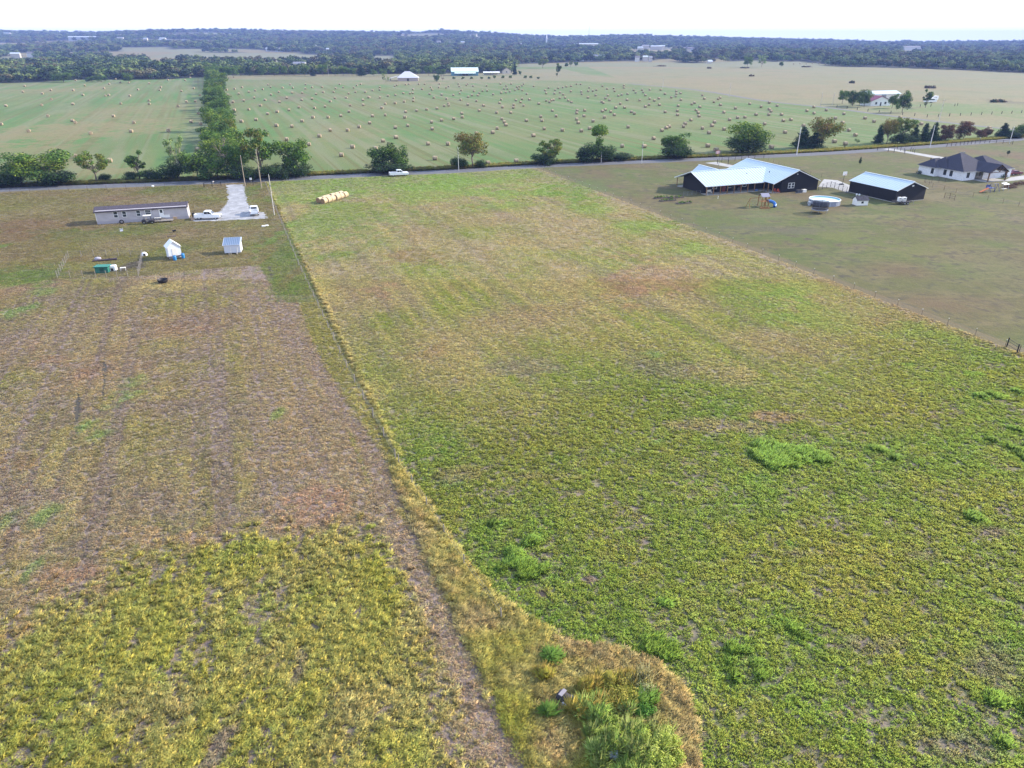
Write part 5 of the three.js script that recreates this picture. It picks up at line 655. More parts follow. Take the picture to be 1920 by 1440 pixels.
// sheds and pens behind the mobile home
{
  const a = G(330, 484.5), t = thing('garden_shed', 'tall narrow white shed with steep bright roof above blue barrels', 'shed', a[0], a[1], 0.62);
  mesh('wall', gableWall(-1.15, 1.15, -2.2, 0, 2.3, 3.2, 'z'), mat('#d8dce2', 0.7), t); slab(t, 'roof_slope', [-1.35, 2.15, 0.15], [0, 3.35, 0.15], [0, 3.35, -2.35], [-1.35, 2.15, -2.35], 0.06, white); slab(t, 'roof_slope', [1.35, 2.15, 0.15], [1.35, 2.15, -2.35], [0.002, 3.35, -2.35], [0.002, 3.35, 0.15], 0.06, white); mesh('door', bx(-0.45, 0.45, 0.1, 1.9, 0.003, 0.05), offWhite, t); mesh('base', bx(-1.2, 1.2, 0, 0.12, -2.25, 0.05), greyWood, t); mesh('junk_shelf', [bx(-1.4, 1.2, 0.5, 0.56, 0.06, 0.6), bx(-1.3, -1.24, 0, 0.5, 0.1, 0.5), bx(1.0, 1.06, 0, 0.5, 0.1, 0.5)], darkTrim, t);
  for (const [px, py, label] of [[328.5, 488, 'blue plastic barrel in front of the narrow white shed'], [344, 484, 'blue plastic barrel at the corner of the narrow white shed']]) { const c = G(px, py), b = thing('blue_barrel', label, 'barrel', c[0], c[1]); mesh('body', new THREE.LatheGeometry([[0, 0], [0.27, 0], [0.3, 0.05], [0.3, 0.28], [0.32, 0.31], [0.3, 0.34], [0.3, 0.6], [0.32, 0.63], [0.3, 0.66], [0.29, 0.9], [0, 0.9]].map((p) => new THREE.Vector2(...p)), 16), mat('#2f7fb8', 0.5), b); mesh('lid', cyl(0, 0.9, 0.94, 0, 0.27, 16), mat('#26689a', 0.5), b); }
  const s = G(437, 476), q = thing('chicken_shed', 'white lean-to shed on skids with blue corrugated roof panel', 'shed', s[0], s[1], 0.2); q.scale.set(0.95, 0.88, 0.95);
  mesh('wall', profile([[-2.6, 0.25], [0, 0.25], [0, 2.0], [-2.6, 2.9]].map(([z, y]) => [z, y]), -1.6, 1.6, 0.01).rotateY(-Math.PI / 2).translate(0, 0, 0), mat('#cdd0d8', 0.7), q);
  slab(q, 'roof_board', [-1.8, 2.0, 0.12], [1.8, 2.0, 0.12], [1.8, 2.98, -2.8], [-1.8, 2.98, -2.8], 0.07, mat('#b9bfca', 0.6)); for (let k = 0; k < 9; k++) slab(q, 'roof_panel', [-1.62 + k * 0.36, 2.06, 0.06], [-1.62 + k * 0.36 + 0.26, 2.06, 0.06], [-1.62 + k * 0.36 + 0.26, 3.03, -2.75], [-1.62 + k * 0.36, 3.03, -2.75], 0.02, mat('#6f8298', 0.4, 0.2)); for (const x of [-0.7, 0.8]) mesh('skid', bx(x - 0.06, x + 0.06, 0, 0.245, -2.8, 0.7), greyWood, q); mesh('roof_leg', [bar([-0.3, 0, 0.55], [-0.3, 1.5, 0.02], 0.03), bar([1, 0, 0.55], [1, 1.5, 0.02], 0.03)], offWhite, q);
  const c = G(191.5, 512), k = thing('chicken_coop', 'green corrugated coop inside the wire pen', 'coop', c[0], c[1], 0.12), gm = mat('#1f6a5c', 0.6); mesh('wall', bx(-1.1, 1.1, 0, 1.1, -1.4, 0), gm, k); mesh('roof', Array.from({ length: 12 }, (_, i) => bx(-1.25 + i * 0.21, -1.25 + i * 0.21 + 0.16, 1.1, 1.17 + (i % 2) * 0.03, -1.55, 0.15)), mat('#28796a', 0.5), k); mesh('roof_edge', bx(-1.27, 1.27, 1.04, 1.098, -1.56, 0.16), mat('#155043', 0.6), k); mesh('door', bx(-0.3, 0.4, 0.1, 0.9, 0.003, 0.04), mat('#154a40', 0.6), k);
  const d = G(211, 509), h = thing('plastic_hutch', 'white plastic hutch beside the green coop', 'hutch', d[0], d[1], 0.15); mesh('shell', rbx(-0.65, 0.65, 0, 1.05, -0.9, 0, 0.16), white, h); mesh('opening', rbx(-0.25, 0.25, 0.08, 0.6, -0.1, 0.02, 0.05), darkTrim, h);
  const e = G(271, 479), i = thing('dog_house', 'small white igloo dog house at the corner of the wire pen', 'dog house', e[0], e[1], 0.5), ig = new THREE.SphereGeometry(0.6, 18, 10, 0, 6.283, 0, 1.57); ig.scale(1, 1.15, 1); mesh('dome', ig, white, i); const og = new THREE.CylinderGeometry(0.25, 0.25, 0.5, 14); og.rotateX(Math.PI / 2); og.translate(0, 0.27, 0.45); mesh('opening', og, darkTrim, i);
  const u = G(231.5, 507), v = thing('small_table', 'little pale table inside the wire pen', 'table', u[0], u[1], 0.3); mesh('top', bx(-0.45, 0.45, 0.5, 0.55, -0.3, 0.3), offWhite, v); for (const x of [-0.4, 0.4]) for (const z of [-0.25, 0.25]) mesh('leg', bx(x - 0.03, x + 0.03, 0, 0.5, z - 0.03, z + 0.03), offWhite, v);
  const w = G(197, 489), lg = thing('log', 'dark fallen log lying in the wire pen', 'log', w[0], w[1], 0.35); mesh('bark', bar([-2.1, 0.16, 0], [2.1, 0.2, 0], 0.16, 0.2, 10), mat('#4a4048', 1), lg); mesh('branch_stub', bar([0.6, 0.2, 0], [1.0, 0.5, 0.2], 0.06, 0.04), mat('#4a4048', 1), lg);
  const bl = G(184, 486), bb = thing('rock', 'pale stone at the edge of the wire pen', 'rock', bl[0], bl[1]); const rg = new THREE.IcosahedronGeometry(0.5, 2), rp = rg.attributes.position; for (let n = 0; n < rp.count; n++) { const m = 0.8 + 0.4 * vn(rp.getX(n) * 3 + 5, rp.getY(n) * 3 + rp.getZ(n) * 2, 181); rp.setXYZ(n, rp.getX(n) * m * 1.4, Math.max(-0.1, rp.getY(n) * m * 0.7), rp.getZ(n) * m); } rg.translate(0, 0.1, 0); rg.computeVertexNormals(); mesh('stone', rg, mat('#a9a4ae', 1), bb);
  const ft = G(306, 530), tk = thing('stock_tank', 'black round stock tank standing alone in the grass behind the sheds', 'stock tank', ft[0], ft[1]); mesh('wall', new THREE.LatheGeometry([[0.0, 0.04], [0.62, 0.04], [0.68, 0.1], [0.82, 0.62], [0.86, 0.64], [0.86, 0.6], [0.72, 0.06], [0.66, 0], [0, 0]].map((p) => new THREE.Vector2(...p)), 24), mat('#1c1a22', 0.6), tk); mesh('water', cyl(0, 0.3, 0.34, 0, 0.72, 20), mat('#20242c', 0.1), tk);
}
console.log('buildings', Date.now() % 1e6);
// ------------------------------------------------------------------ vehicles
function wheelOn(t, x, z, r, side) { const g = new THREE.TorusGeometry(r - 0.1, 0.11, 10, 20), tyre = mesh('wheel', g, rubber, t); tyre.position.set(x, r, z); const rim = new THREE.CylinderGeometry(r - 0.12, r - 0.12, 0.16, 16); rim.rotateX(Math.PI / 2); mesh('rim', rim, mat('#b4b8bd', 0.35, 0.7), tyre); }
function pickup(px, py, turn, label, paint = '#eceef0') {          // nose towards +x
  const c = G(px, py), t = thing('pickup_truck', label, 'pickup truck', c[0], c[1], turn), body = mat(paint, 0.35), dark = mat('#2a2b30', 0.7);
  mesh('body', [profile([[-2.9, 0.52], [-2.3, 0.48], [2.75, 0.45], [2.93, 0.62], [2.92, 0.95], [2.8, 1.1], [1.35, 1.2], [-0.65, 1.22], [-0.65, 0.62], [-2.9, 0.62]], -0.98, 0.98, 0.06)], body, t);
  mesh('bed', [rbx(-2.9, -0.66, 0.62, 1.24, 0.86, 0.99, 0.03), rbx(-2.9, -0.66, 0.62, 1.24, -0.99, -0.86, 0.03), rbx(-2.93, -2.84, 0.62, 1.24, -0.855, 0.855, 0.03)], body, t);
  mesh('bed_floor', bx(-2.83, -0.67, 0.63, 0.67, -0.85, 0.85), dark, t);
  const cab = mesh('cab', profile([[-0.72, 1.18], [1.42, 1.18], [0.75, 1.86], [0.45, 1.94], [-0.5, 1.94], [-0.68, 1.86]], -0.86, 0.86, 0.08), body, t);
  for (const s of [-1, 1]) { for (const [a, b] of [[-0.58, 0.14], [0.22, 0.98]]) mesh('side_window', profile(a < 0 ? [[a, 1.3], [b, 1.3], [b, 1.8], [a + 0.05, 1.8]] : [[a, 1.3], [b, 1.3], [b - 0.42, 1.8], [a, 1.8]], -0.008, 0.008, 0).translate(0, 0, s * 0.866), glass, cab); }
  mesh('windshield', new THREE.PlaneGeometry(1.5, 0.78).rotateY(Math.PI / 2).rotateZ(0.78).translate(1.115, 1.53, 0), glass, cab); mesh('rear_window', bx(-0.715, -0.7, 1.35, 1.78, -0.65, 0.65), glass, cab);
  for (const s of [-1, 1]) { mesh('headlight', rbx(2.84, 2.95, 0.78, 0.98, s * 0.75 - 0.15, s * 0.75 + 0.15, 0.03), mat('#d5dae0', 0.2), t); mesh('taillight', rbx(-2.95, -2.88, 0.8, 1.1, s * 0.9 - 0.07, s * 0.9 + 0.07, 0.02), mat('#8e1f1c', 0.4), t); mesh('mirror', rbx(0.85, 1.0, 1.28, 1.45, s * 1.05 - 0.12, s * 1.05 + 0.12, 0.03), dark, t); for (const x of [-1.85, 1.85]) wheelOn(t, x, s * 0.84, 0.4, s); }
  mesh('bumper', rbx(-3.05, -2.9, 0.48, 0.66, -0.9, 0.9, 0.04), steel, t); mesh('bumper', rbx(2.9, 3.04, 0.42, 0.62, -0.9, 0.9, 0.04), steel, t); mesh('grille', bx(2.9, 2.945, 0.66, 0.95, -0.55, 0.55), dark, t); return t;
}
pickup(391, 410.5, 0.12, 'white crew-cab pickup parked on gravel at the end of the mobile home');
pickup(477.5, 401, 1.9, 'white pickup with its open bed turned away beside the boundary fence');
pickup(748, 330, 0.29, 'white pickup driving on the road past the dense dark trees');
{ // red car, cut by the frame
  const c = G(1902, 328), t = thing('red_car', 'dark red sedan parked on the drive of the white house', 'car', c[0], c[1], 0.25), body = mat('#5e1424', 0.3);
  mesh('body', profile([[-2.3, 0.42], [2.25, 0.4], [2.35, 0.7], [2.2, 0.86], [1.1, 0.96], [-1.5, 1.0], [-2.3, 0.92]], -0.9, 0.9, 0.08), body, t); const cab = mesh('cabin', profile([[-1.7, 0.96], [1.1, 0.94], [0.35, 1.42], [-0.8, 1.44]], -0.76, 0.76, 0.08), body, t); mesh('windshield', new THREE.PlaneGeometry(1.3, 0.8).rotateY(Math.PI / 2).rotateZ(1.0).translate(0.76, 1.2, 0), glass, cab);
  for (const s of [-1, 1]) { mesh('side_window', profile([[-1.35, 1.03], [0.85, 1.02], [0.28, 1.36], [-0.78, 1.37]], -0.006, 0.006, 0).translate(0, 0, s * 0.765), glass, cab); for (const x of [-1.4, 1.4]) wheelOn(t, x, s * 0.78, 0.33, s); mesh('headlight', rbx(2.2, 2.36, 0.62, 0.78, s * 0.62 - 0.16, s * 0.62 + 0.16, 0.03), mat('#d5dae0', 0.2), t); }
}
{ // buggy by the mobile home
  const c = G(279, 419), t = thing('utility_buggy', 'open utility buggy with pale canopy parked against the mobile home', 'buggy', c[0], c[1], 0.3), d = mat('#2f2b30', 0.7);
  mesh('chassis', profile([[-1.3, 0.35], [1.3, 0.35], [1.35, 0.7], [0.6, 0.85], [0.4, 0.55], [-0.3, 0.55], [-0.4, 0.85], [-1.3, 0.85]], -0.6, 0.6, 0.04), d, t); mesh('seat', rbx(-0.35, 0.15, 0.55, 0.85, -0.55, 0.55, 0.06), mat('#8f8880', 0.9), t); mesh('backrest', rbx(-0.45, -0.3, 0.8, 1.25, -0.55, 0.55, 0.05), mat('#8f8880', 0.9), t); mesh('canopy', rbx(-0.9, 0.75, 1.8, 1.88, -0.65, 0.65, 0.04), offWhite, t); for (const x of [-0.8, 0.65]) for (const z of [-0.55, 0.55]) mesh('roof_post', bar([x, 0.7, z], [x, 1.8, z], 0.03), d, t); mesh('windshield', bx(0.68, 0.7, 0.9, 1.6, -0.5, 0.5), glass, t); for (const x of [-0.85, 0.85]) for (const z of [-0.55, 0.55]) wheelOn(t, x, z, 0.32, z);
}
{ // flat trailer with white cabinets
  const c = G(1690, 382.5), t = thing('utility_trailer', 'flat tandem trailer with dark deck and white wheels beside the workshop', 'trailer', c[0], c[1], 0.05), d = mat('#26242a', 0.7);
  mesh('deck', bx(-2.2, 1.9, 0.55, 0.68, -1, 1), d, t); mesh('rail', [bar([-2.2, 0.95, 1], [1.9, 0.95, 1], 0.03), bar([-2.2, 0.95, -1], [1.9, 0.95, -1], 0.03)], d, t); for (const x of [-2.15, -0.8, 0.6, 1.85]) for (const z of [-1, 1]) mesh('rail_post', bar([x, 0.68, z], [x, 0.95, z], 0.03), d, t); mesh('tongue', [bar([1.9, 0.55, 0.6], [3.2, 0.5, 0], 0.05), bar([1.9, 0.55, -0.6], [3.2, 0.5, 0], 0.05)], d, t); for (const x of [0.2, 0.95]) for (const z of [-1.12, 1.12]) wheelOn(t, x, z, 0.34, z); mesh('jack', bar([3.1, 0, 0], [3.1, 0.8, 0], 0.04), steel, t);
  for (const [x, w, label] of [[-0.75, 0.75, 'white cabinet standing on the flat trailer deck near its rear'], [0.4, 0.9, 'wider white cabinet standing on the flat trailer deck']]) { const o = thing('cabinet', label, 'cabinet', c[0] + x * Math.cos(0.05), c[1] - x * Math.sin(0.05), 0.05); o.position.y = 0.68; mesh('case', rbx(-w / 2, w / 2, 0, 1.05, -0.4, 0.4, 0.03), white, o); mesh('door', bx(-w / 2 + 0.08, w / 2 - 0.08, 0.1, 0.95, 0.402, 0.43), offWhite, o); mesh('vent', bx(-w / 4, w / 4, 0.65, 0.85, 0.432, 0.44), steel, o); }
}
// ------------------------------------------------------------------ things in the yards
{
  const c = G(1545, 382), t = thing('swimming_pool', 'round above-ground pool with pale blue-white water and grey wall', 'pool', c[0], c[1]), R = 3.75; const wallG = new THREE.CylinderGeometry(R, R, 1.2, 40, 1, true); wallG.translate(0, 0.6, 0); mesh('wall', wallG, mat('#8a91a0', 0.6), t); const rim = new THREE.TorusGeometry(R, 0.1, 8, 40); rim.rotateX(Math.PI / 2); rim.translate(0, 1.22, 0); mesh('rim', rim, mat('#dfe6ea', 0.5), t); const li = new THREE.CylinderGeometry(R - 0.04, R - 0.04, 0.5, 40, 1, true); li.translate(0, 0.95, 0); mesh('liner', li, mat('#57b3b0', 0.5), t); mesh('water', new THREE.CircleGeometry(R - 0.05, 40).rotateX(-Math.PI / 2).translate(0, 0.98, 0), mat('#d3e4ea', 0.12), t);
  for (let k = 0; k < 14; k++) { const a = k * 0.4488; mesh('upright', bx(-0.06, 0.06, 0, 1.2, R + 0.005, R + 0.06).rotateY(a), mat('#b9c0ca', 0.6), t); }
  mesh('ladder', [bar([-R - 0.4, 0, 0.25], [-R + 0.1, 1.9, 0.25], 0.03), bar([-R - 0.4, 0, -0.25], [-R + 0.1, 1.9, -0.25], 0.03), ...[0.4, 0.8, 1.2].map((y) => bar([-R - 0.3 + y * 0.26, y, -0.25], [-R - 0.3 + y * 0.26, y, 0.25], 0.025))], white, t);
  const p = G(1517, 385), q = thing('pool_pump', 'grey pump box beside the ladder side of the pool', 'pump', p[0], p[1]); mesh('tank', cyl(0, 0, 0.9, 0, 0.35, 14), mat('#9aa0a8', 0.5), q); mesh('motor', rbx(0.4, 1, 0, 0.4, -0.2, 0.2, 0.05), darkTrim, q);
}
{
  const c = G(1536, 399), t = thing('trampoline', 'round trampoline with dark safety net in front of the pool', 'trampoline', c[0], c[1]), R = 1.9; const ring = new THREE.TorusGeometry(R, 0.06, 8, 32); ring.rotateX(Math.PI / 2); ring.translate(0, 0.85, 0); mesh('frame', ring, mat('#6e7686', 0.5), t); mesh('mat', new THREE.CircleGeometry(R - 0.25, 32).rotateX(-Math.PI / 2).translate(0, 0.86, 0), mat('#3c3e46', 0.8), t); const pad = new THREE.RingGeometry(R - 0.25, R, 32); pad.rotateX(-Math.PI / 2); pad.translate(0, 0.9, 0); mesh('pad', pad, mat('#8c93a6', 0.7), t);
  const net = new THREE.CylinderGeometry(R - 0.05, R - 0.05, 1.75, 32, 1, true); net.translate(0, 1.8, 0); mesh('net', net, new THREE.MeshStandardMaterial({ color: '#24232a', roughness: 1, transparent: true, opacity: 0.55, side: THREE.DoubleSide }), t); const top = new THREE.TorusGeometry(R - 0.05, 0.04, 6, 32); top.rotateX(Math.PI / 2); top.translate(0, 2.68, 0); mesh('top_ring', top, mat('#2c3050', 0.6), t);
  for (let k = 0; k < 6; k++) { const a = k * 1.047; mesh('leg', bar([Math.cos(a) * R, 0, Math.sin(a) * R], [Math.cos(a) * R, 0.85, Math.sin(a) * R], 0.04), steel, t); mesh('net_pole', bar([Math.cos(a) * R, 0.85, Math.sin(a) * R], [Math.cos(a) * (R - 0.05), 2.7, Math.sin(a) * (R - 0.05)], 0.035), mat('#4a4e5c', 0.5), t); }
}
{
  const c = G(1430, 387), t = thing('play_set', 'wooden play set with roofed tower, swing beam and blue slide', 'play set', c[0], c[1], 0.15), w = mat('#9a6f42', 0.85);
  for (const x of [-0.9, 0.9]) for (const z of [-0.9, 0.9]) mesh('tower_post', bx(x - 0.07, x + 0.07, 0, 2.7, z - 0.07, z + 0.07), w, t); mesh('deck', bx(-0.82, 0.82, 1.25, 1.34, -0.82, 0.82), w, t); for (let k = 0; k < 5; k++) mesh('rail_slat', bx(-0.7 + k * 0.32, -0.62 + k * 0.32, 1.36, 2, 0.83, 0.88), w, t); slab(t, 'canopy', [-1.1, 2.55, 1.1], [1.1, 2.55, 1.1], [1.1, 3.3, 0], [-1.1, 3.3, 0], 0.04, mat('#8b8a9a', 0.8)); slab(t, 'canopy', [1.1, 2.55, -1.1], [-1.1, 2.55, -1.1], [-1.1, 3.3, -0.002], [1.1, 3.3, -0.002], 0.04, mat('#8b8a9a', 0.8));
  const sl = new THREE.TubeGeometry(new THREE.CatmullRomCurve3([[0.9, 1.4, 0.2], [1.7, 1.3, 0.2], [2.5, 1.0, 0.6], [2.6, 0.5, 1.3], [2.2, 0.25, 1.7]].map((p) => new THREE.Vector3(...p))), 20, 0.38, 10); mesh('slide', sl, mat('#2f6fb6', 0.35), t); mesh('second_tower', [bx(1.0, 1.14, 0, 2.4, -0.9, -0.76), bx(1.9, 2.04, 0, 2.4, -0.9, -0.76), bx(0.95, 2.1, 2.3, 2.42, -0.95, -0.7)], w, t);
  mesh('swing_beam', [bar([-0.9, 2.2, 0], [-3.6, 2.15, 0], 0.07), bar([-3.6, 2.15, 0], [-4, 0, 0.9], 0.06), bar([-3.6, 2.15, 0], [-4, 0, -0.9], 0.06)], w, t); for (const x of [-1.7, -2.7]) { const s = mesh('swing_seat', bx(x - 0.2, x + 0.2, 0.5, 0.54, -0.1, 0.1), darkTrim, t); mesh('chain', [bar([x - 0.18, 0.54, 0], [x - 0.18, 2.17, 0], 0.012, 0.012, 4), bar([x + 0.18, 0.54, 0], [x + 0.18, 2.17, 0], 0.012, 0.012, 4)], steel, s); }
  mesh('ladder', [bar([-0.6, 0, 1.5], [-0.6, 1.35, 0.9], 0.04), bar([0.1, 0, 1.5], [0.1, 1.35, 0.9], 0.04), ...[0.3, 0.65, 1].map((y) => bar([-0.6, y, 1.5 - y * 0.44], [0.1, y, 1.5 - y * 0.44], 0.03))], w, t); mesh('sandbox', [bx(-1.6, 0.6, 0, 0.2, 1.7, 1.8), bx(-1.6, -1.5, 0, 0.2, 1.8, 2.8), bx(-1.6, 0.6, 0, 0.2, 2.8, 2.9), bx(0.5, 0.6, 0, 0.2, 1.8, 2.8)], w, t);
}
{
  const c = G(1616, 386), t = thing('playhouse', 'small white playhouse with dark shingle roof near the pool', 'playhouse', c[0], c[1], 0.12); mesh('wall', gableWall(-1.5, 1.5, -2, 0, 1.5, 2.2, 'x'), white, t); const sh = shingleMat(60, 60, 70, 191); slab(t, 'roof_slope', [-1.7, 1.4, 0.25], [1.7, 1.4, 0.25], [1.7, 2.3, -1], [-1.7, 2.3, -1], 0.06, sh); slab(t, 'roof_slope', [1.7, 1.4, -2.25], [-1.7, 1.4, -2.25], [-1.7, 2.3, -1.002], [1.7, 2.3, -1.002], 0.06, sh); mesh('window', bx(-0.3, 0.3, 0.6, 1.1, 0.003, 0.03), glass, t); mesh('base', bx(-1.55, 1.55, 0, 0.12, -2.05, 0.05), greyWood, t);
  for (const [px, py, label] of [[1606, 366.5, 'white round jug at the foot of the workshop wall'], [1611, 367, 'second white jug beside the playhouse end of the workshop wall']]) { const q = G(px, py), b = thing('water_jug', label, 'jug', q[0], q[1]); mesh('body', new THREE.LatheGeometry([[0, 0], [0.22, 0.02], [0.25, 0.2], [0.23, 0.4], [0.1, 0.52], [0, 0.52]].map((p) => new THREE.Vector2(...p)), 16), white, b); mesh('cap', cyl(0, 0.52, 0.58, 0, 0.08, 10), mat('#2d6fae', 0.5), b); }
}
{ // along the black house
  const put = (px, py, name, label, cat, fn) => { const c = G(px, py), t = thing(name, label, cat, c[0], c[1], 0.36); fn(t); };
  put(1507, 360.5, 'deck_box', 'white storage box against the black gable wall', 'box', (t) => { mesh('box', rbx(-0.6, 0.6, 0, 0.7, -0.35, 0.35, 0.05), white, t); mesh('lid', rbx(-0.63, 0.63, 0.7, 0.8, -0.38, 0.38, 0.04), offWhite, t); });
  for (const [px, k] of [[1495, 'grey air conditioner by the gable window of the black house'], [1500.5, 'grey air conditioner between another one and the white storage box']]) put(px, 361.5, 'air_conditioner', k, 'air conditioner', (t) => { mesh('case', rbx(-0.4, 0.4, 0.05, 0.85, -0.4, 0.4, 0.05), mat('#4b4e56', 0.6), t); mesh('fan_grille', cyl(0, 0.85, 0.88, 0, 0.32, 16), black, t); mesh('pad', bx(-0.5, 0.5, 0, 0.049, -0.5, 0.5), concrete, t); });
  for (const [px, py, k] of [[1453, 361.5, 'red-orange chair on the porch corner of the black house'], [1459, 362, 'second red-orange chair beside the black gable wall']]) put(px, py, 'lawn_chair', k, 'chair', (t) => { const m = mat('#a8442c', 0.7); mesh('seat', bx(-0.3, 0.3, 0.5, 0.56, -0.3, 0.3), m, t); mesh('backrest', bx(-0.3, 0.3, 0.56, 1.1, -0.34, -0.29), m, t); for (const x of [-0.27, 0.27]) for (const z of [-0.27, 0.27]) mesh('leg', bx(x - 0.03, x + 0.03, 0, 0.5, z - 0.03, z + 0.03), m, t); });
  put(1417, 358, 'paddling_pool', 'small bright blue tub under the porch eave', 'tub', (t) => { t.position.y = 0.12; mesh('tub', new THREE.LatheGeometry([[0, 0], [0.5, 0], [0.62, 0.3], [0.58, 0.3], [0.48, 0.04], [0, 0.04]].map((p) => new THREE.Vector2(...p)), 20), mat('#2f7cc0', 0.5), t); mesh('toy', rbx(-0.15, 0.15, 0.04, 0.3, -0.1, 0.1, 0.05), mat('#c05a30', 0.6), t); });
  put(1332, 364.5, 'porch_bench', 'white bench between the first porch posts of the black house', 'bench', (t) => { t.position.y = 0.12; mesh('seat', bx(-0.8, 0.8, 0.42, 0.48, -0.9, -0.4), offWhite, t); mesh('backrest', bx(-0.8, 0.8, 0.5, 0.95, -0.95, -0.9), offWhite, t); for (const x of [-0.7, 0.7]) mesh('leg', bx(x - 0.04, x + 0.04, 0, 0.42, -0.88, -0.45), offWhite, t); });
  put(1386, 358.5, 'barbecue_grill', 'dark grill among the porch posts of the black house', 'grill', (t) => { t.position.y = 0.12; mesh('hood', rbx(-0.5, 0.5, 0.8, 1.15, -0.8, -0.3, 0.12), black, t); mesh('cart', bx(-0.45, 0.45, 0.1, 0.78, -0.75, -0.35), mat('#55565c', 0.5), t); for (const x of [-0.4, 0.4]) mesh('wheel', bar([x, 0.1, -0.76], [x, 0.1, -0.34], 0.1), rubber, t); });
  put(1346, 373, 'white_marker', 'short white post standing in the lawn before the porch', 'post', (t) => { mesh('post', cyl(0, 0, 0.7, 0, 0.06, 10), white, t); mesh('cap', cyl(0, 0.7, 0.75, 0, 0.09, 10), white, t); });
  // raised vegetable beds
  for (const [px, py, l, k] of [[1240, 371.5, 4, 'raised garden bed of dark planks closest to the fence line'], [1252, 376.5, 4.5, 'raised garden bed overgrown with pale weeds in the middle of the vegetable plot'], [1282, 381.5, 4, 'raised garden bed with one plank pulled away beside the lawn'], [1268, 371, 4, 'raised garden bed nearest the wire dog run']]) put(px, py, 'garden_bed', k, 'garden bed', (t) => { const m = mat('#6c645c', 1); mesh('plank', bx(-l / 2, l / 2, 0, 0.28, 0.55, 0.6), m, t); mesh('plank', bx(-l / 2, l / 2, 0, 0.28, -0.6, -0.55), m, t); mesh('plank', bx(-l / 2, -l / 2 + 0.05, 0, 0.278, -0.55, 0.55), m, t); mesh('plank', bx(l / 2 - 0.05, l / 2, 0, 0.278, -0.55, 0.55), m, t); mesh('soil', bx(-l / 2 + 0.06, l / 2 - 0.06, 0, 0.2, -0.54, 0.54), mat('#5b4a40', 1), t); const r = rng(px), L = []; for (let i = 0; i < 12; i++) L.push([(r() - 0.5) * l, 0.4, (r() - 0.5), 0.3, 0.25, 0.3]); mesh('plants', leafQuads(r, L, 260, 0.12, PALEG.concat(GREEN)), leafMat, t); });
  // wire dog run at the gable end
  put(1297, 366, 'dog_run', 'low wire dog run at the corner of the black porch wing', 'pen', (t) => { for (let k = 0; k < 5; k++) mesh('post', bar([k * 1.3 - 2.6, 0, 0], [k * 1.3 - 2.6, 1.1, 0], 0.03), steel, t); for (const y of [0.15, 0.45, 0.75, 1.08]) mesh('wire', bar([-2.6, y, 0], [2.6, y, 0], 0.012, 0.012, 4), steel, t); });
  // flag pole
  put(1346.5, 318, 'flag_pole', 'flag pole with striped flag beside the concrete drive', 'flag pole', (t) => { mesh('pole', cyl(0, 0, 6, 0, 0.06, 8, 0.04), steel, t); const fl = (x0, x1, y0, y1, m, name) => { const g = new THREE.PlaneGeometry(x1 - x0, y1 - y0, 8, 1); g.translate((x0 + x1) / 2, (y0 + y1) / 2, 0); const p = g.attributes.position; for (let i = 0; i < p.count; i++) p.setZ(i, 0.1 * Math.sin(p.getX(i) * 4)); g.computeVertexNormals(); return mesh(name, g, m, t); }; for (let k = 0; k < 7; k++) fl(k > 2 ? -0.72 : -1.7, -0.05, 4.9 + k * 0.145, 5.045 + k * 0.145, k % 2 ? white : mat('#a8323c', 0.8), 'flag_stripe'); for (let k = 3; k < 7; k++) fl(-1.7, -0.72, 4.9 + k * 0.145, 5.045 + k * 0.145, k % 2 ? white : mat('#a8323c', 0.8), 'flag_stripe'); mesh('ball', new THREE.SphereGeometry(0.1, 10, 8).translate(0, 6.05, 0), mat('#b89a48', 0.4, 0.5), t); });
  put(1579, 346.5, 'basketball_hoop', 'basketball hoop with white backboard on the concrete pad', 'basketball hoop', (t) => { mesh('pole', bar([0, 0, 0], [0, 3, 0.2], 0.06), darkPipe, t); mesh('backboard', bx(-0.75, 0.75, 2.7, 3.7, 0.25, 0.3), white, t); const ri = new THREE.TorusGeometry(0.23, 0.02, 6, 16); ri.rotateX(Math.PI / 2); ri.translate(0, 2.95, 0.55); mesh('rim', ri, mat('#b8542c', 0.6), t); mesh('base', rbx(-0.5, 0.5, 0.02, 0.3, -0.7, 0.2, 0.06), black, t); });
  put(1612, 309, 'sapling', 'tiny staked evergreen alone on the wide lawn', 'sapling', (t) => { mesh('stem', bar([0, 0, 0], [0, 0.6, 0], 0.05), bark, t); mesh('crown', leafQuads(rng(3), [[0, 1.1, 0, 0.5, 0.8, 0.5], [0, 2, 0, 0.3, 0.7, 0.3]], 220, 0.14, CEDAR), leafMat, t); });
  put(1889, 293, 'sapling', 'tiny sapling on the reddish lawn behind the white house', 'sapling', (t) => { mesh('stem', bar([0, 0, 0], [0, 0.9, 0], 0.05), bark, t); mesh('crown', leafQuads(rng(4), [[0, 1.4, 0, 0.6, 0.7, 0.6]], 200, 0.14, DARK), leafMat, t); });
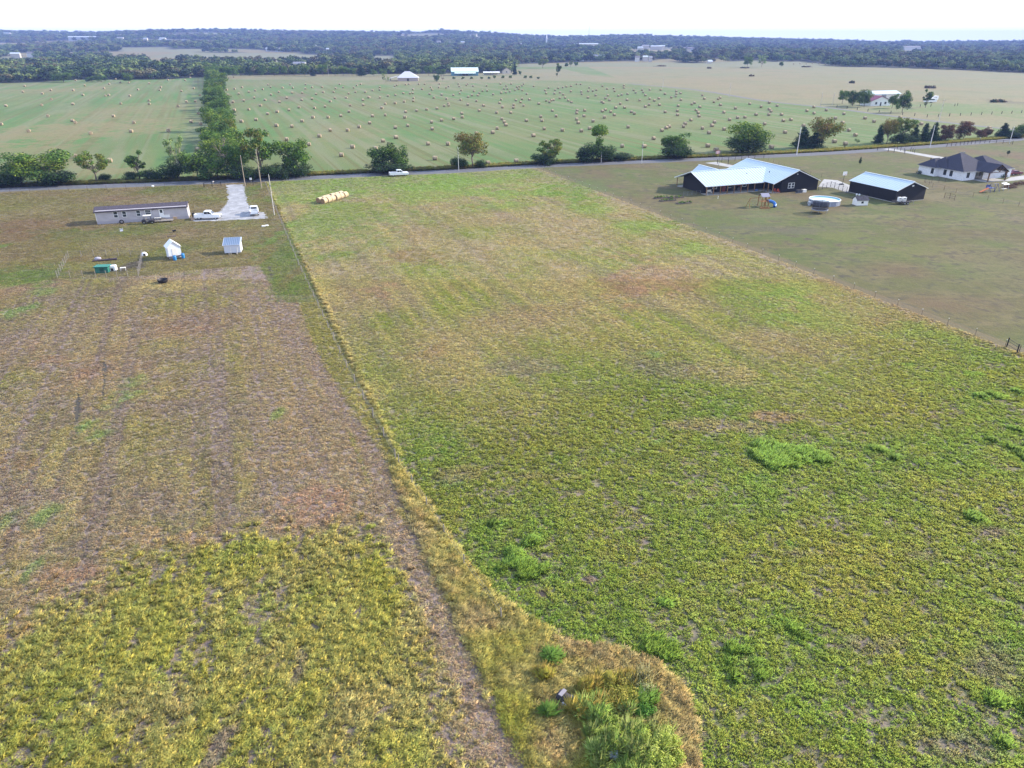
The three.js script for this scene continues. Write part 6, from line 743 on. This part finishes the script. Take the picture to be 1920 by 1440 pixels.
  // white house yard
  put(1855, 360, 'swing_set', 'blue climbing frame with a long orange slide on the lawn', 'swing set', (t) => { const b = mat('#3c4a86', 0.5); for (const x of [-0.8, 0.8]) for (const z of [-0.8, 0.8]) mesh('post', bar([x, 0, z], [x * 0.8, 2.2, z * 0.8], 0.06), b, t); mesh('platform', bx(-0.8, 0.8, 1.1, 1.2, -0.8, 0.8), b, t); mesh('panel', bx(-0.8, 0.8, 1.25, 1.8, -0.82, -0.78), b, t); slab(t, 'slide', [-0.8, 1.2, 0.3], [-0.8, 1.2, -0.3], [-3.6, 0.25, -0.3], [-3.6, 0.25, 0.3], 0.06, mat('#c86a2c', 0.5)); mesh('swing_beam', [bar([0.8, 2.1, 0], [2.6, 2.1, 0], 0.05), bar([2.6, 2.1, 0], [2.9, 0, 0.7], 0.05), bar([2.6, 2.1, 0], [2.9, 0, -0.7], 0.05)], b, t); });
  put(1882, 357, 'lounge_swing', 'white canopied garden swing beside the brush pile', 'garden swing', (t) => { slab(t, 'canopy', [-1, 1.7, 0.6], [1, 1.7, 0.6], [1, 2, -0.6], [-1, 2, -0.6], 0.04, white); for (const x of [-1, 1]) mesh('frame', [bar([x, 0, 0.7], [x, 1.8, 0], 0.04), bar([x, 0, -0.7], [x, 1.8, 0], 0.04)], steel, t); mesh('seat', bx(-0.8, 0.8, 0.45, 0.5, -0.3, 0.3), offWhite, t); });
  for (const [px, py, s, k] of [[1893, 352, 1, 'brown brush pile beside the garden swing'], [1912, 346, 1.2, 'taller brush pile near the concrete drive of the white house']]) put(px, py, 'brush_pile', k, 'brush pile', (t) => { const r = rng(px), g = []; for (let i = 0; i < 60; i++) { const a = r() * 6.28, q = 2.6 * s * Math.sqrt(r()), y = 0.1 + r() * 0.9 * s * (1 - q / (3 * s)); g.push(bar([Math.cos(a) * q, y, Math.sin(a) * q * 0.6], [Math.cos(a) * q + (r() - 0.5) * 2.2, y + (r() - 0.3) * 0.6, Math.sin(a) * q * 0.6 + (r() - 0.5) * 1.6], 0.06, 0.02, 5)); } mesh('branches', g, mat('#5a453c', 1), t); mesh('leaves', leafQuads(r, [[0, 0.4, 0, 2.4 * s, 0.5 * s, 1.3]], 260, 0.14, REDD), leafMat, t); });
  for (const [px, py, k] of [[1787, 334, 'low dark shrub at the corner of the white house'], [1776, 331, 'small grey shrub beside the long white wall'], [1722, 326, 'dark round shrub at the far corner of the white wall'], [1881, 333.5, 'small shrub by the last window of the white house'], [1757, 328, 'pale flowering shrub under the white house windows']]) put(px, py, 'garden_shrub', k, 'shrub', (t) => { const r = rng(px); mesh('stem', bar([0, 0, 0], [0, 0.5, 0], 0.06), bark, t); mesh('crown', leafQuads(r, [[0, 0.6, 0, 0.9, 0.6, 0.8], [0.6, 0.45, 0.2, 0.6, 0.45, 0.5]], 220, 0.12, k.includes('pale') ? PALEG : DARK), leafMat, t); });
  // mobile home clutter
  put(229, 420, 'cable_reel', 'black round reel leaning near the mobile home wall', 'reel', (t) => { const g = new THREE.TorusGeometry(0.38, 0.12, 8, 20); g.translate(0, 0.5, 0); mesh('drum', g, rubber, t); mesh('axle', bar([0, 0.5, -0.25], [0, 0.5, 0.25], 0.08), steel, t); mesh('stand', [bar([-0.9, 0.3, 0], [0, 0.5, 0], 0.04), bar([-0.9, 0, 0], [-0.9, 0.3, 0], 0.03), bar([0.5, 0, 0.2], [0, 0.5, 0.1], 0.04)], darkTrim, t); });
  put(304, 416, 'porch_deck', 'low wooden deck at the mobile home door', 'deck', (t) => { t.rotation.y = 0.31; for (let k = 0; k < 9; k++) mesh('board', bx(-2.4, 2.4, 0.3, 0.35, -1.1 + k * 0.2, -1.1 + k * 0.2 + 0.18), greyWood, t); for (const x of [-2.3, 0, 2.3]) for (const z of [-0.95, 0.55]) mesh('leg', bx(x - 0.06, x + 0.06, 0, 0.299, z - 0.06, z + 0.06), greyWood, t); });
  put(314, 412, 'chest_freezer', 'white chest freezer on the low wooden deck', 'freezer', (t) => { t.rotation.y = 0.31; t.position.y = 0.35; mesh('body', rbx(-0.75, 0.75, 0, 0.85, -0.35, 0.35, 0.06), white, t); mesh('lid', rbx(-0.77, 0.77, 0.85, 0.95, -0.37, 0.37, 0.04), offWhite, t); });
  put(296, 415.5, 'covered_bench', 'dark bench with pale cover at the end of the wooden deck', 'bench', (t) => { t.rotation.y = 0.31; t.position.y = 0.35; mesh('seat', bx(-0.8, 0.8, 0.35, 0.42, -0.3, 0.3), darkTrim, t); mesh('cover', bx(-0.6, 0.8, 0.42, 0.55, -0.28, 0.2), offWhite, t); for (const x of [-0.7, 0.7]) mesh('leg', bx(x - 0.05, x + 0.05, 0, 0.35, -0.25, 0.25), darkTrim, t); });
  put(329, 411.5, 'wooden_crate', 'pale wooden crate beside the white freezer', 'crate', (t) => { for (let k = 0; k < 4; k++) mesh('slat', bx(-0.4, 0.4, 0.05 + k * 0.16, 0.17 + k * 0.16, 0.33, 0.36), mat('#b59a78', 0.9), t); mesh('box', bx(-0.38, 0.38, 0, 0.66, -0.32, 0.32), mat('#9a8060', 0.9), t); });
  put(363.5, 409, 'smoker', 'black upright smoker between the mobile home and the pickup', 'smoker', (t) => { mesh('barrel', cyl(0, 0.3, 1.25, 0, 0.28, 14), black, t); mesh('chimney', cyl(0.1, 1.25, 1.75, 0, 0.06, 8), black, t); for (const x of [-0.2, 0.2]) mesh('leg', bx(x - 0.03, x + 0.03, 0, 0.3, -0.1, 0.1), black, t); mesh('firebox', rbx(0.25, 0.6, 0.2, 0.6, -0.2, 0.2, 0.04), black, t); });
  put(361, 412, 'wooden_steps', 'pale wooden steps at the end wall of the mobile home', 'steps', (t) => { t.rotation.y = 0.31; for (let k = 0; k < 3; k++) mesh('tread', bx(-0.3 + k * 0.28, -0.04 + k * 0.28, 0, 0.6 - k * 0.2, -0.6, 0.6), mat('#b59a82', 0.9), t); });
  put(327, 435, 'fire_pit', 'dark round fire bowl on the dry lawn behind the mobile home', 'fire pit', (t) => { mesh('bowl', new THREE.LatheGeometry([[0, 0.2], [0.3, 0.22], [0.42, 0.42], [0.45, 0.42], [0.33, 0.18], [0, 0.16]].map((p) => new THREE.Vector2(...p)), 16), black, t); for (let k = 0; k < 3; k++) mesh('leg', bar([Math.cos(k * 2.1) * 0.3, 0, Math.sin(k * 2.1) * 0.3], [Math.cos(k * 2.1) * 0.28, 0.22, Math.sin(k * 2.1) * 0.28], 0.03), black, t); });
  put(322, 443.5, 'scrap_timber', 'scattered dark timber scraps near the fire bowl', 'timber', (t) => { mesh('plank', bx(-0.9, 0.7, 0, 0.08, -0.1, 0.1), mat('#544a48', 1), t); mesh('plank', bx(-0.2, 1.1, 0.082, 0.15, -0.05, 0.12).rotateY(0.5), mat('#6a5a54', 1), t); });
  put(228, 433, 'tipped_chair', 'grey tipped-over lawn chair on planks behind the mobile home', 'chair', (t) => { mesh('seat', bx(-0.3, 0.3, 0.08, 0.5, -0.04, 0), mat('#b4b6bc', 0.6), t); mesh('backrest', bx(-0.3, 0.3, 0.02, 0.08, 0, 0.55), mat('#b4b6bc', 0.6), t); mesh('plank', bx(-1.4, 1.5, 0, 0.02, 0.5, 0.7), greyWood, t); for (const x of [-0.27, 0.27]) mesh('leg', bar([x, 0.5, 0], [x, 0.55, -0.45], 0.025), mat('#b4b6bc', 0.6), t); });
  for (const [px, py, k] of [[494, 425, 'white feed bag dropped on the grass near the white pickups'], [500, 424, 'second white bag lying beside the feed bag']]) put(px, py, 'feed_bag', k, 'bag', (t) => { mesh('sack', rbx(-0.4, 0.4, 0, 0.28, -0.25, 0.25, 0.12), white, t); mesh('tie', cyl(0.42, 0.08, 0.2, 0, 0.06, 8), offWhite, t); });
  put(286.5, 350.5, 'roadside_bag', 'small white bag lying at the road edge', 'bag', (t) => { mesh('sack', rbx(-0.35, 0.35, 0.012, 0.4, -0.25, 0.25, 0.12), white, t); mesh('knot', cyl(0, 0.4, 0.5, 0, 0.06, 8), white, t); });
}
// brush heaps on the pale pasture
for (const [px, py, w, k] of [[1408, 143, 10, 'low dark brush heap in the middle of the pale pasture'], [1597, 156, 9, 'small dark brush heap on the pale pasture near the farmhouse side'], [1744, 165.5, 22, 'large dark brush heap behind the red-roofed farmhouse'], [1513, 126, 24, 'wide dark brush heap at the far woods end of the pale pasture'], [1396, 128, 18, 'brush mound under the tree at the far end of the pasture'], [1870, 191.5, 40, 'broad flat brush heap past the far trailers'], [1235, 124.5, 28, 'flat brush heap at the edge of the far tan field'], [1330, 128.5, 10, 'small brush heap near the far lone tree']]) { const c = G(px, py), m = w / perM(py), t = thing('brush_heap', k, 'brush pile', c[0], c[1]), r = rng(px), L = []; for (let i = 0; i < 9; i++) L.push([(r() - 0.5) * m * 0.8, 0.5 + r() * 0.5, (r() - 0.5) * 5, m * 0.16, 0.7 + r() * 0.9, 2]); mesh('foliage', leafQuads(r, L, 500, 0.5, DARK.concat(REDD)), farLeafMat, t); mesh('logs', [bar([-m * 0.4, 0.25, 1], [m * 0.3, 0.4, 1.5], 0.25, 0.2), bar([-m * 0.2, 0.3, 2], [m * 0.42, 0.25, 1.2], 0.22, 0.18)], bark, t); }
// ------------------------------------------------------------------ poles, fences, gates
function pole(px, py, top, label, r = 0.13, m = mat('#9c8e7c', 0.9), arm = false) { const [x, z] = G(px, py), s = perM(py), h = (py - top) / s * 1.05, t = thing('utility_pole', label, 'utility pole', x, z); mesh('shaft', bar([0, -0.05, 0], [0, h, 0], r, r * 0.65, 9), m, t); mesh('insulator', cyl(0, h, h + 0.25, 0, 0.05, 8), mat('#cfd2d4', 0.4), t); if (arm) mesh('crossarm', bx(-1.1, 1.1, h - 0.6, h - 0.48, -0.06, 0.06), greyWood, t); const c = mesh('bracket', bx(-0.1, 0.1, h * 0.72, h * 0.72 + 0.4, r * 0.6, r * 0.6 + 0.16), steel, t); return t; }
pole(459.8, 349, 297.5, 'shorter wooden pole at the corner of the gravel drive'); pole(490.7, 354, 288, 'tall wooden utility pole at the corner where fence and road meet', 0.14); pole(514.5, 403, 334, 'pale weathered pole set in the boundary fence line', 0.11, mat('#c4beb6', 0.9));
pole(860, 319.5, 281, 'slim pale pole beside the brownish autumn tree', 0.09, mat('#c9cac6', 0.7)); pole(1203, 306.5, 271, 'slim pale pole by the road near the black house', 0.09, mat('#c9cac6', 0.7)); pole(1127, 305, 287, 'short broken pole stub below the tuft-topped tree', 0.13, mat('#c8c0b8', 0.9));
pole(1493.5, 290.5, 244, 'white utility pole beside the dark cedars', 0.16, mat('#d6d4d2', 0.8)); pole(1743, 277, 239.5, 'white utility pole in front of the evergreen row', 0.16, mat('#d6d4d2', 0.8)); pole(1892.5, 269, 241, 'pale utility pole where the lane meets the road', 0.16, mat('#cfccca', 0.8)); pole(1760, 229, 191.5, 'utility pole with crossarm standing on the farm lane', 0.15, mat('#c8c2bc', 0.9), true);
for (const [px, py, top, k] of [[1242.5, 166, 147, 'thin far pole beside the ditch of the hay field'], [1367, 183, 160, 'thin far pole halfway along the hay field edge'], [1538, 200, 177, 'thin far pole before the farmhouse drive'], [1561, 196, 176, 'thin far pole next to the farmhouse drive entrance'], [966, 141, 128, 'far pole among the barns'], [616, 143, 124, 'far white pole among the houses beyond the hay field'], [1046, 148, 135, 'thin far pole at the lane corner']]) pole(px, py, top, k, 0.13, mat('#b9b4ae', 0.9));
function fence(name, label, pts, gap, h, postR, postM, rails, railR, railM, cat = 'fence', capM) {
  const P = pts, t = thing(name, label, cat, P[0][0], P[0][1]); const rel = P.map((p) => [p[0] - P[0][0], p[1] - P[0][1]]); const r = rng(Math.round(P[0][0] * 10 + 999));
  for (let i = 1; i < rel.length; i++) { const a = rel[i - 1], b = rel[i], d = Math.hypot(b[0] - a[0], b[1] - a[1]), n = Math.max(1, Math.round(d / gap)); for (let k = i === 1 ? 0 : 1; k <= n; k++) { const x = a[0] + (b[0] - a[0]) * k / n, z = a[1] + (b[1] - a[1]) * k / n, hh = h * (0.95 + 0.1 * r()), o = mesh('post', bar([x, 0, z], [x + (r() - 0.5) * 0.06, hh, z + (r() - 0.5) * 0.06], postR, postR, 6), postM, t); if (capM) mesh('cap', cyl(x, hh, hh + 0.14, z, postR * 2, 6), capM, o); } for (const y of rails) mesh(railR > 0.02 ? 'rail' : 'wire', bar([a[0], y, a[1]], [b[0], y, b[1]], railR, railR, 5), railM, t); }
  return t;
}
const wireM = mat('#8d8d90', 0.5, 0.5), rust = mat('#5a4038', 0.9);
fence('boundary_fence', 'wire boundary fence of thin dark posts with white caps beside the lawns', W([[1008, 316], [1300, 427.5], [1600, 543], [1884, 651]]), 4.6, 1.0, 0.024, mat('#5a4a40', 0.9), [0.45, 0.9], 0.006, wireM, 'fence', offWhite);
fence('field_fence', 'old barbed wire fence along the straw strip of the left field', W([[499, 349], [560, 497], [650, 690], [742, 862]]), 5, 1.2, 0.06, greyWood, [0.4, 0.75, 1.1], 0.007, wireM);
fence('pond_fence', 'leaning posts of the field fence running on towards the pond', W([[748, 870], [800, 950], [870, 1060], [940, 1160]]), 4.5, 1.1, 0.05, greyWood, [0.5, 0.95], 0.007, wireM);
fence('pipe_fence', 'black pipe fence beside the gravel drive entrance', W([[383, 351.5], [398, 350.8], [415, 350]]), 2.2, 1.3, 0.07, darkPipe, [0.45, 0.85, 1.25], 0.035, darkPipe);
fence('pipe_fence', 'black pipe fence between the two wooden poles', W([[462, 347.5], [475, 347.5], [489, 346]]), 2.4, 1.3, 0.07, darkPipe, [0.45, 0.85, 1.25], 0.035, darkPipe);
fence('roadside_fence', 'thin wire fence along the road before the mobile home lawn', W([[20, 363], [200, 356], [382, 351.5]]), 5, 1.2, 0.03, rust, [0.5, 1], 0.007, wireM);
fence('pipe_fence', 'dark pipe fence along the road behind the black house', W([[1353, 303.5], [1390, 300], [1415, 297.5], [1432, 296]]), 3.4, 1.4, 0.07, darkPipe, [0.7, 1.3], 0.03, darkPipe);
fence('drive_fence', 'dark posts beside the concrete drive of the black house', W([[1345, 307], [1365, 308.5], [1388, 311]]), 3.2, 1.5, 0.09, darkPipe, [1.3], 0.02, wireM);
fence('wire_fence', 'wire fence with dark posts across the lawn behind the black house', W([[1432, 297], [1480, 318], [1540, 333]]), 5, 1.2, 0.03, rust, [0.5, 1], 0.007, wireM);
fence('plank_fence', 'dark two-rail plank fence along the road bend', W([[1775, 275], [1800, 272.5], [1828, 269.5], [1855, 268], [1880, 269.5], [1898, 271]]), 2.4, 1.35, 0.08, mat('#3a3434', 0.9), [0.65, 1.25], 0.06, mat('#3a3434', 0.9));
fence('drive_posts', 'row of dark posts at the start of the white house drive', W([[1645, 282], [1665, 284.5], [1676, 286], [1696, 288]]), 3, 1.4, 0.09, darkPipe, [1.2], 0.02, wireM);
fence('drive_posts', 'dark posts along the road side of the white house drive', W([[1682, 280.5], [1695, 285], [1707, 284], [1714, 287]]), 2.6, 1.5, 0.08, darkPipe, [1.3], 0.02, wireM);
fence('yard_fence', 'black panel fence closing the yard between black house and workshop', W([[1534, 357], [1557, 350.5], [1587, 361]]), 2.3, 1.55, 0.06, darkPipe, [0.15, 0.5, 0.85, 1.2, 1.5], 0.03, darkPipe);
fence('wire_fence', 'wire fence with thin posts from the workshop across the lower lawn', W([[1735, 343], [1748, 352], [1792, 362], [1824, 369], [1880, 382], [1940, 392]]), 4, 1.25, 0.035, rust, [0.5, 1], 0.007, wireM);
fence('wire_fence', 'wire garden fence in front of the white house', W([[1733, 342], [1760, 342], [1772, 342]]), 2.5, 1.25, 0.04, rust, [0.4, 0.8, 1.2], 0.01, wireM);
fence('farm_fence', 'row of short dark posts along the farm lane before the farmhouse', W([[1569, 201.5], [1588, 204], [1627, 209], [1670, 213], [1738, 220], [1780, 218], [1840, 215.5], [1915, 212]]), 8.5, 1.5, 0.16, mat('#3c3632', 0.9), [1.2], 0.01, wireM);
fence('farm_fence', 'second row of short dark posts behind the farmhouse trees', W([[1705, 201], [1745, 200], [1790, 199], [1795, 198]]), 9, 1.5, 0.16, mat('#3c3632', 0.9), [1.2], 0.01, wireM);
fence('pen_fence', 'weathered wire pen with grey weedy posts around the green coop', W([[108, 522], [129, 483], [200, 480], [268, 479], [260, 519.5], [180, 521], [108, 522]]), 2, 1.35, 0.045, greyWood, [0.2, 0.5, 0.8, 1.1], 0.009, wireM, 'pen');
fence('corral_panel', 'small pipe corral panel standing alone on the lawn', W([[1770, 372], [1780, 373], [1789, 376]]), 1.7, 1.5, 0.05, rust, [0.4, 0.9, 1.4], 0.03, rust);
{ const a = G(1887, 651), b = G(1906, 663.5), t = fence('corner_brace', 'black pipe corner brace at the end of the boundary fence', [a, b], 3, 1.35, 0.08, black, [0.45, 0.9, 1.25], 0.03, darkPipe); fence('wire_fence', 'wire fence leaving the black corner brace past the near field', W([[1910, 662], [1990, 652], [2080, 645]]), 4.5, 1.1, 0.04, rust, [0.35, 0.7, 1.05], 0.007, wireM); }
for (const [px, py, k] of [[471.5, 346, 'white sign plate on a post beside the gravel drive'], [401, 349, 'small grey mailbox on a post by the black pipe fence'], [1837, 264.5, 'pale mailbox across the road from the plank fence'], [1582, 280.5, 'dark mailbox at the road verge near the thin little bush']]) { const c = G(px, py), n = k.includes('sign') ? 'road_sign' : 'mailbox', t = thing(n, k, n === 'mailbox' ? 'mailbox' : 'sign', c[0], c[1]); mesh('post', bx(-0.05, 0.05, 0, 1.15, -0.05, 0.05), greyWood, t); if (n === 'mailbox') { const g = new THREE.CylinderGeometry(0.14, 0.14, 0.5, 14, 1, false, 0, Math.PI); g.rotateZ(Math.PI / 2); g.rotateX(-Math.PI / 2); g.rotateY(Math.PI / 2); mesh('box', [bx(-0.14, 0.14, 1.15, 1.32, -0.25, 0.25), cyl(0, 1.32, 1.4, 0, 0.13, 12)], k.includes('dark') ? darkTrim : offWhite, t); mesh('flag', bx(0.142, 0.16, 1.25, 1.42, 0, 0.1), mat('#a03028', 0.6), t); } else { mesh('plate', rbx(-0.32, 0.32, 1.3, 1.9, -0.03, 0.03, 0.02), white, t); mesh('stay', bx(-0.04, 0.04, 1.151, 1.3, -0.03, 0.03), steel, t); } }
// ------------------------------------------------------------------ by the pond
{
  const put = (px, py, name, label, cat, turn = 0) => { const c = G(px, py); return thing(name, label, cat, c[0], c[1], turn); };
  let t = put(1168, 1430, 'tyre', 'old black tyre lying in the reeds of the pond hollow', 'tyre'); const tg = new THREE.LatheGeometry([[0.24, 0.03], [0.3, 0], [0.4, 0.02], [0.44, 0.1], [0.44, 0.2], [0.4, 0.28], [0.3, 0.3], [0.24, 0.27], [0.27, 0.22], [0.38, 0.2], [0.38, 0.1], [0.27, 0.08], [0.24, 0.03]].map((p) => new THREE.Vector2(...p)), 28); t.position.y = 0.16; t.rotation.x = 0.18; mesh('casing', tg, mat('#23222c', 0.8), t); for (let k = 0; k < 26; k++) mesh('tread_block', bx(-0.03, 0.03, 0.07, 0.23, 0.435, 0.456).rotateY(k * 0.2417), mat('#2a2934', 0.9), t);
  t = put(1147, 1416, 'rock', 'grey broken concrete lump beside the old tyre', 'rock'); const rg = new THREE.IcosahedronGeometry(0.42, 3), rp = rg.attributes.position; for (let n = 0; n < rp.count; n++) { const m = 0.7 + 0.6 * vn(rp.getX(n) * 4 + 9, rp.getY(n) * 4 + rp.getZ(n) * 3, 183); rp.setXYZ(n, rp.getX(n) * m * 0.9, Math.max(-0.2, rp.getY(n) * m) + 0.2, rp.getZ(n) * m * 1.3); } rg.computeVertexNormals(); mesh('stone', rg, mat('#8f93a4', 1), t); t.position.y = 0.1;
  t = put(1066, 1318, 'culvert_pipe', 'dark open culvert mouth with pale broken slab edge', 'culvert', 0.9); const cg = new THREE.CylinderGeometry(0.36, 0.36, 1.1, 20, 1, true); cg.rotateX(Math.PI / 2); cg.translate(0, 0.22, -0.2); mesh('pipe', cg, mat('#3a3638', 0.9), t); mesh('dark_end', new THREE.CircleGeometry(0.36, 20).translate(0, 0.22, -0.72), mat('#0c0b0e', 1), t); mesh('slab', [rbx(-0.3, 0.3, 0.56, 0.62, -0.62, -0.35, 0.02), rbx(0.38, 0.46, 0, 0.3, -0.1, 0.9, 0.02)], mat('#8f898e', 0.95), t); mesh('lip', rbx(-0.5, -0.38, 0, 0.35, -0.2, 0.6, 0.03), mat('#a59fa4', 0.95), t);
}
renderer.render(scene, camera);
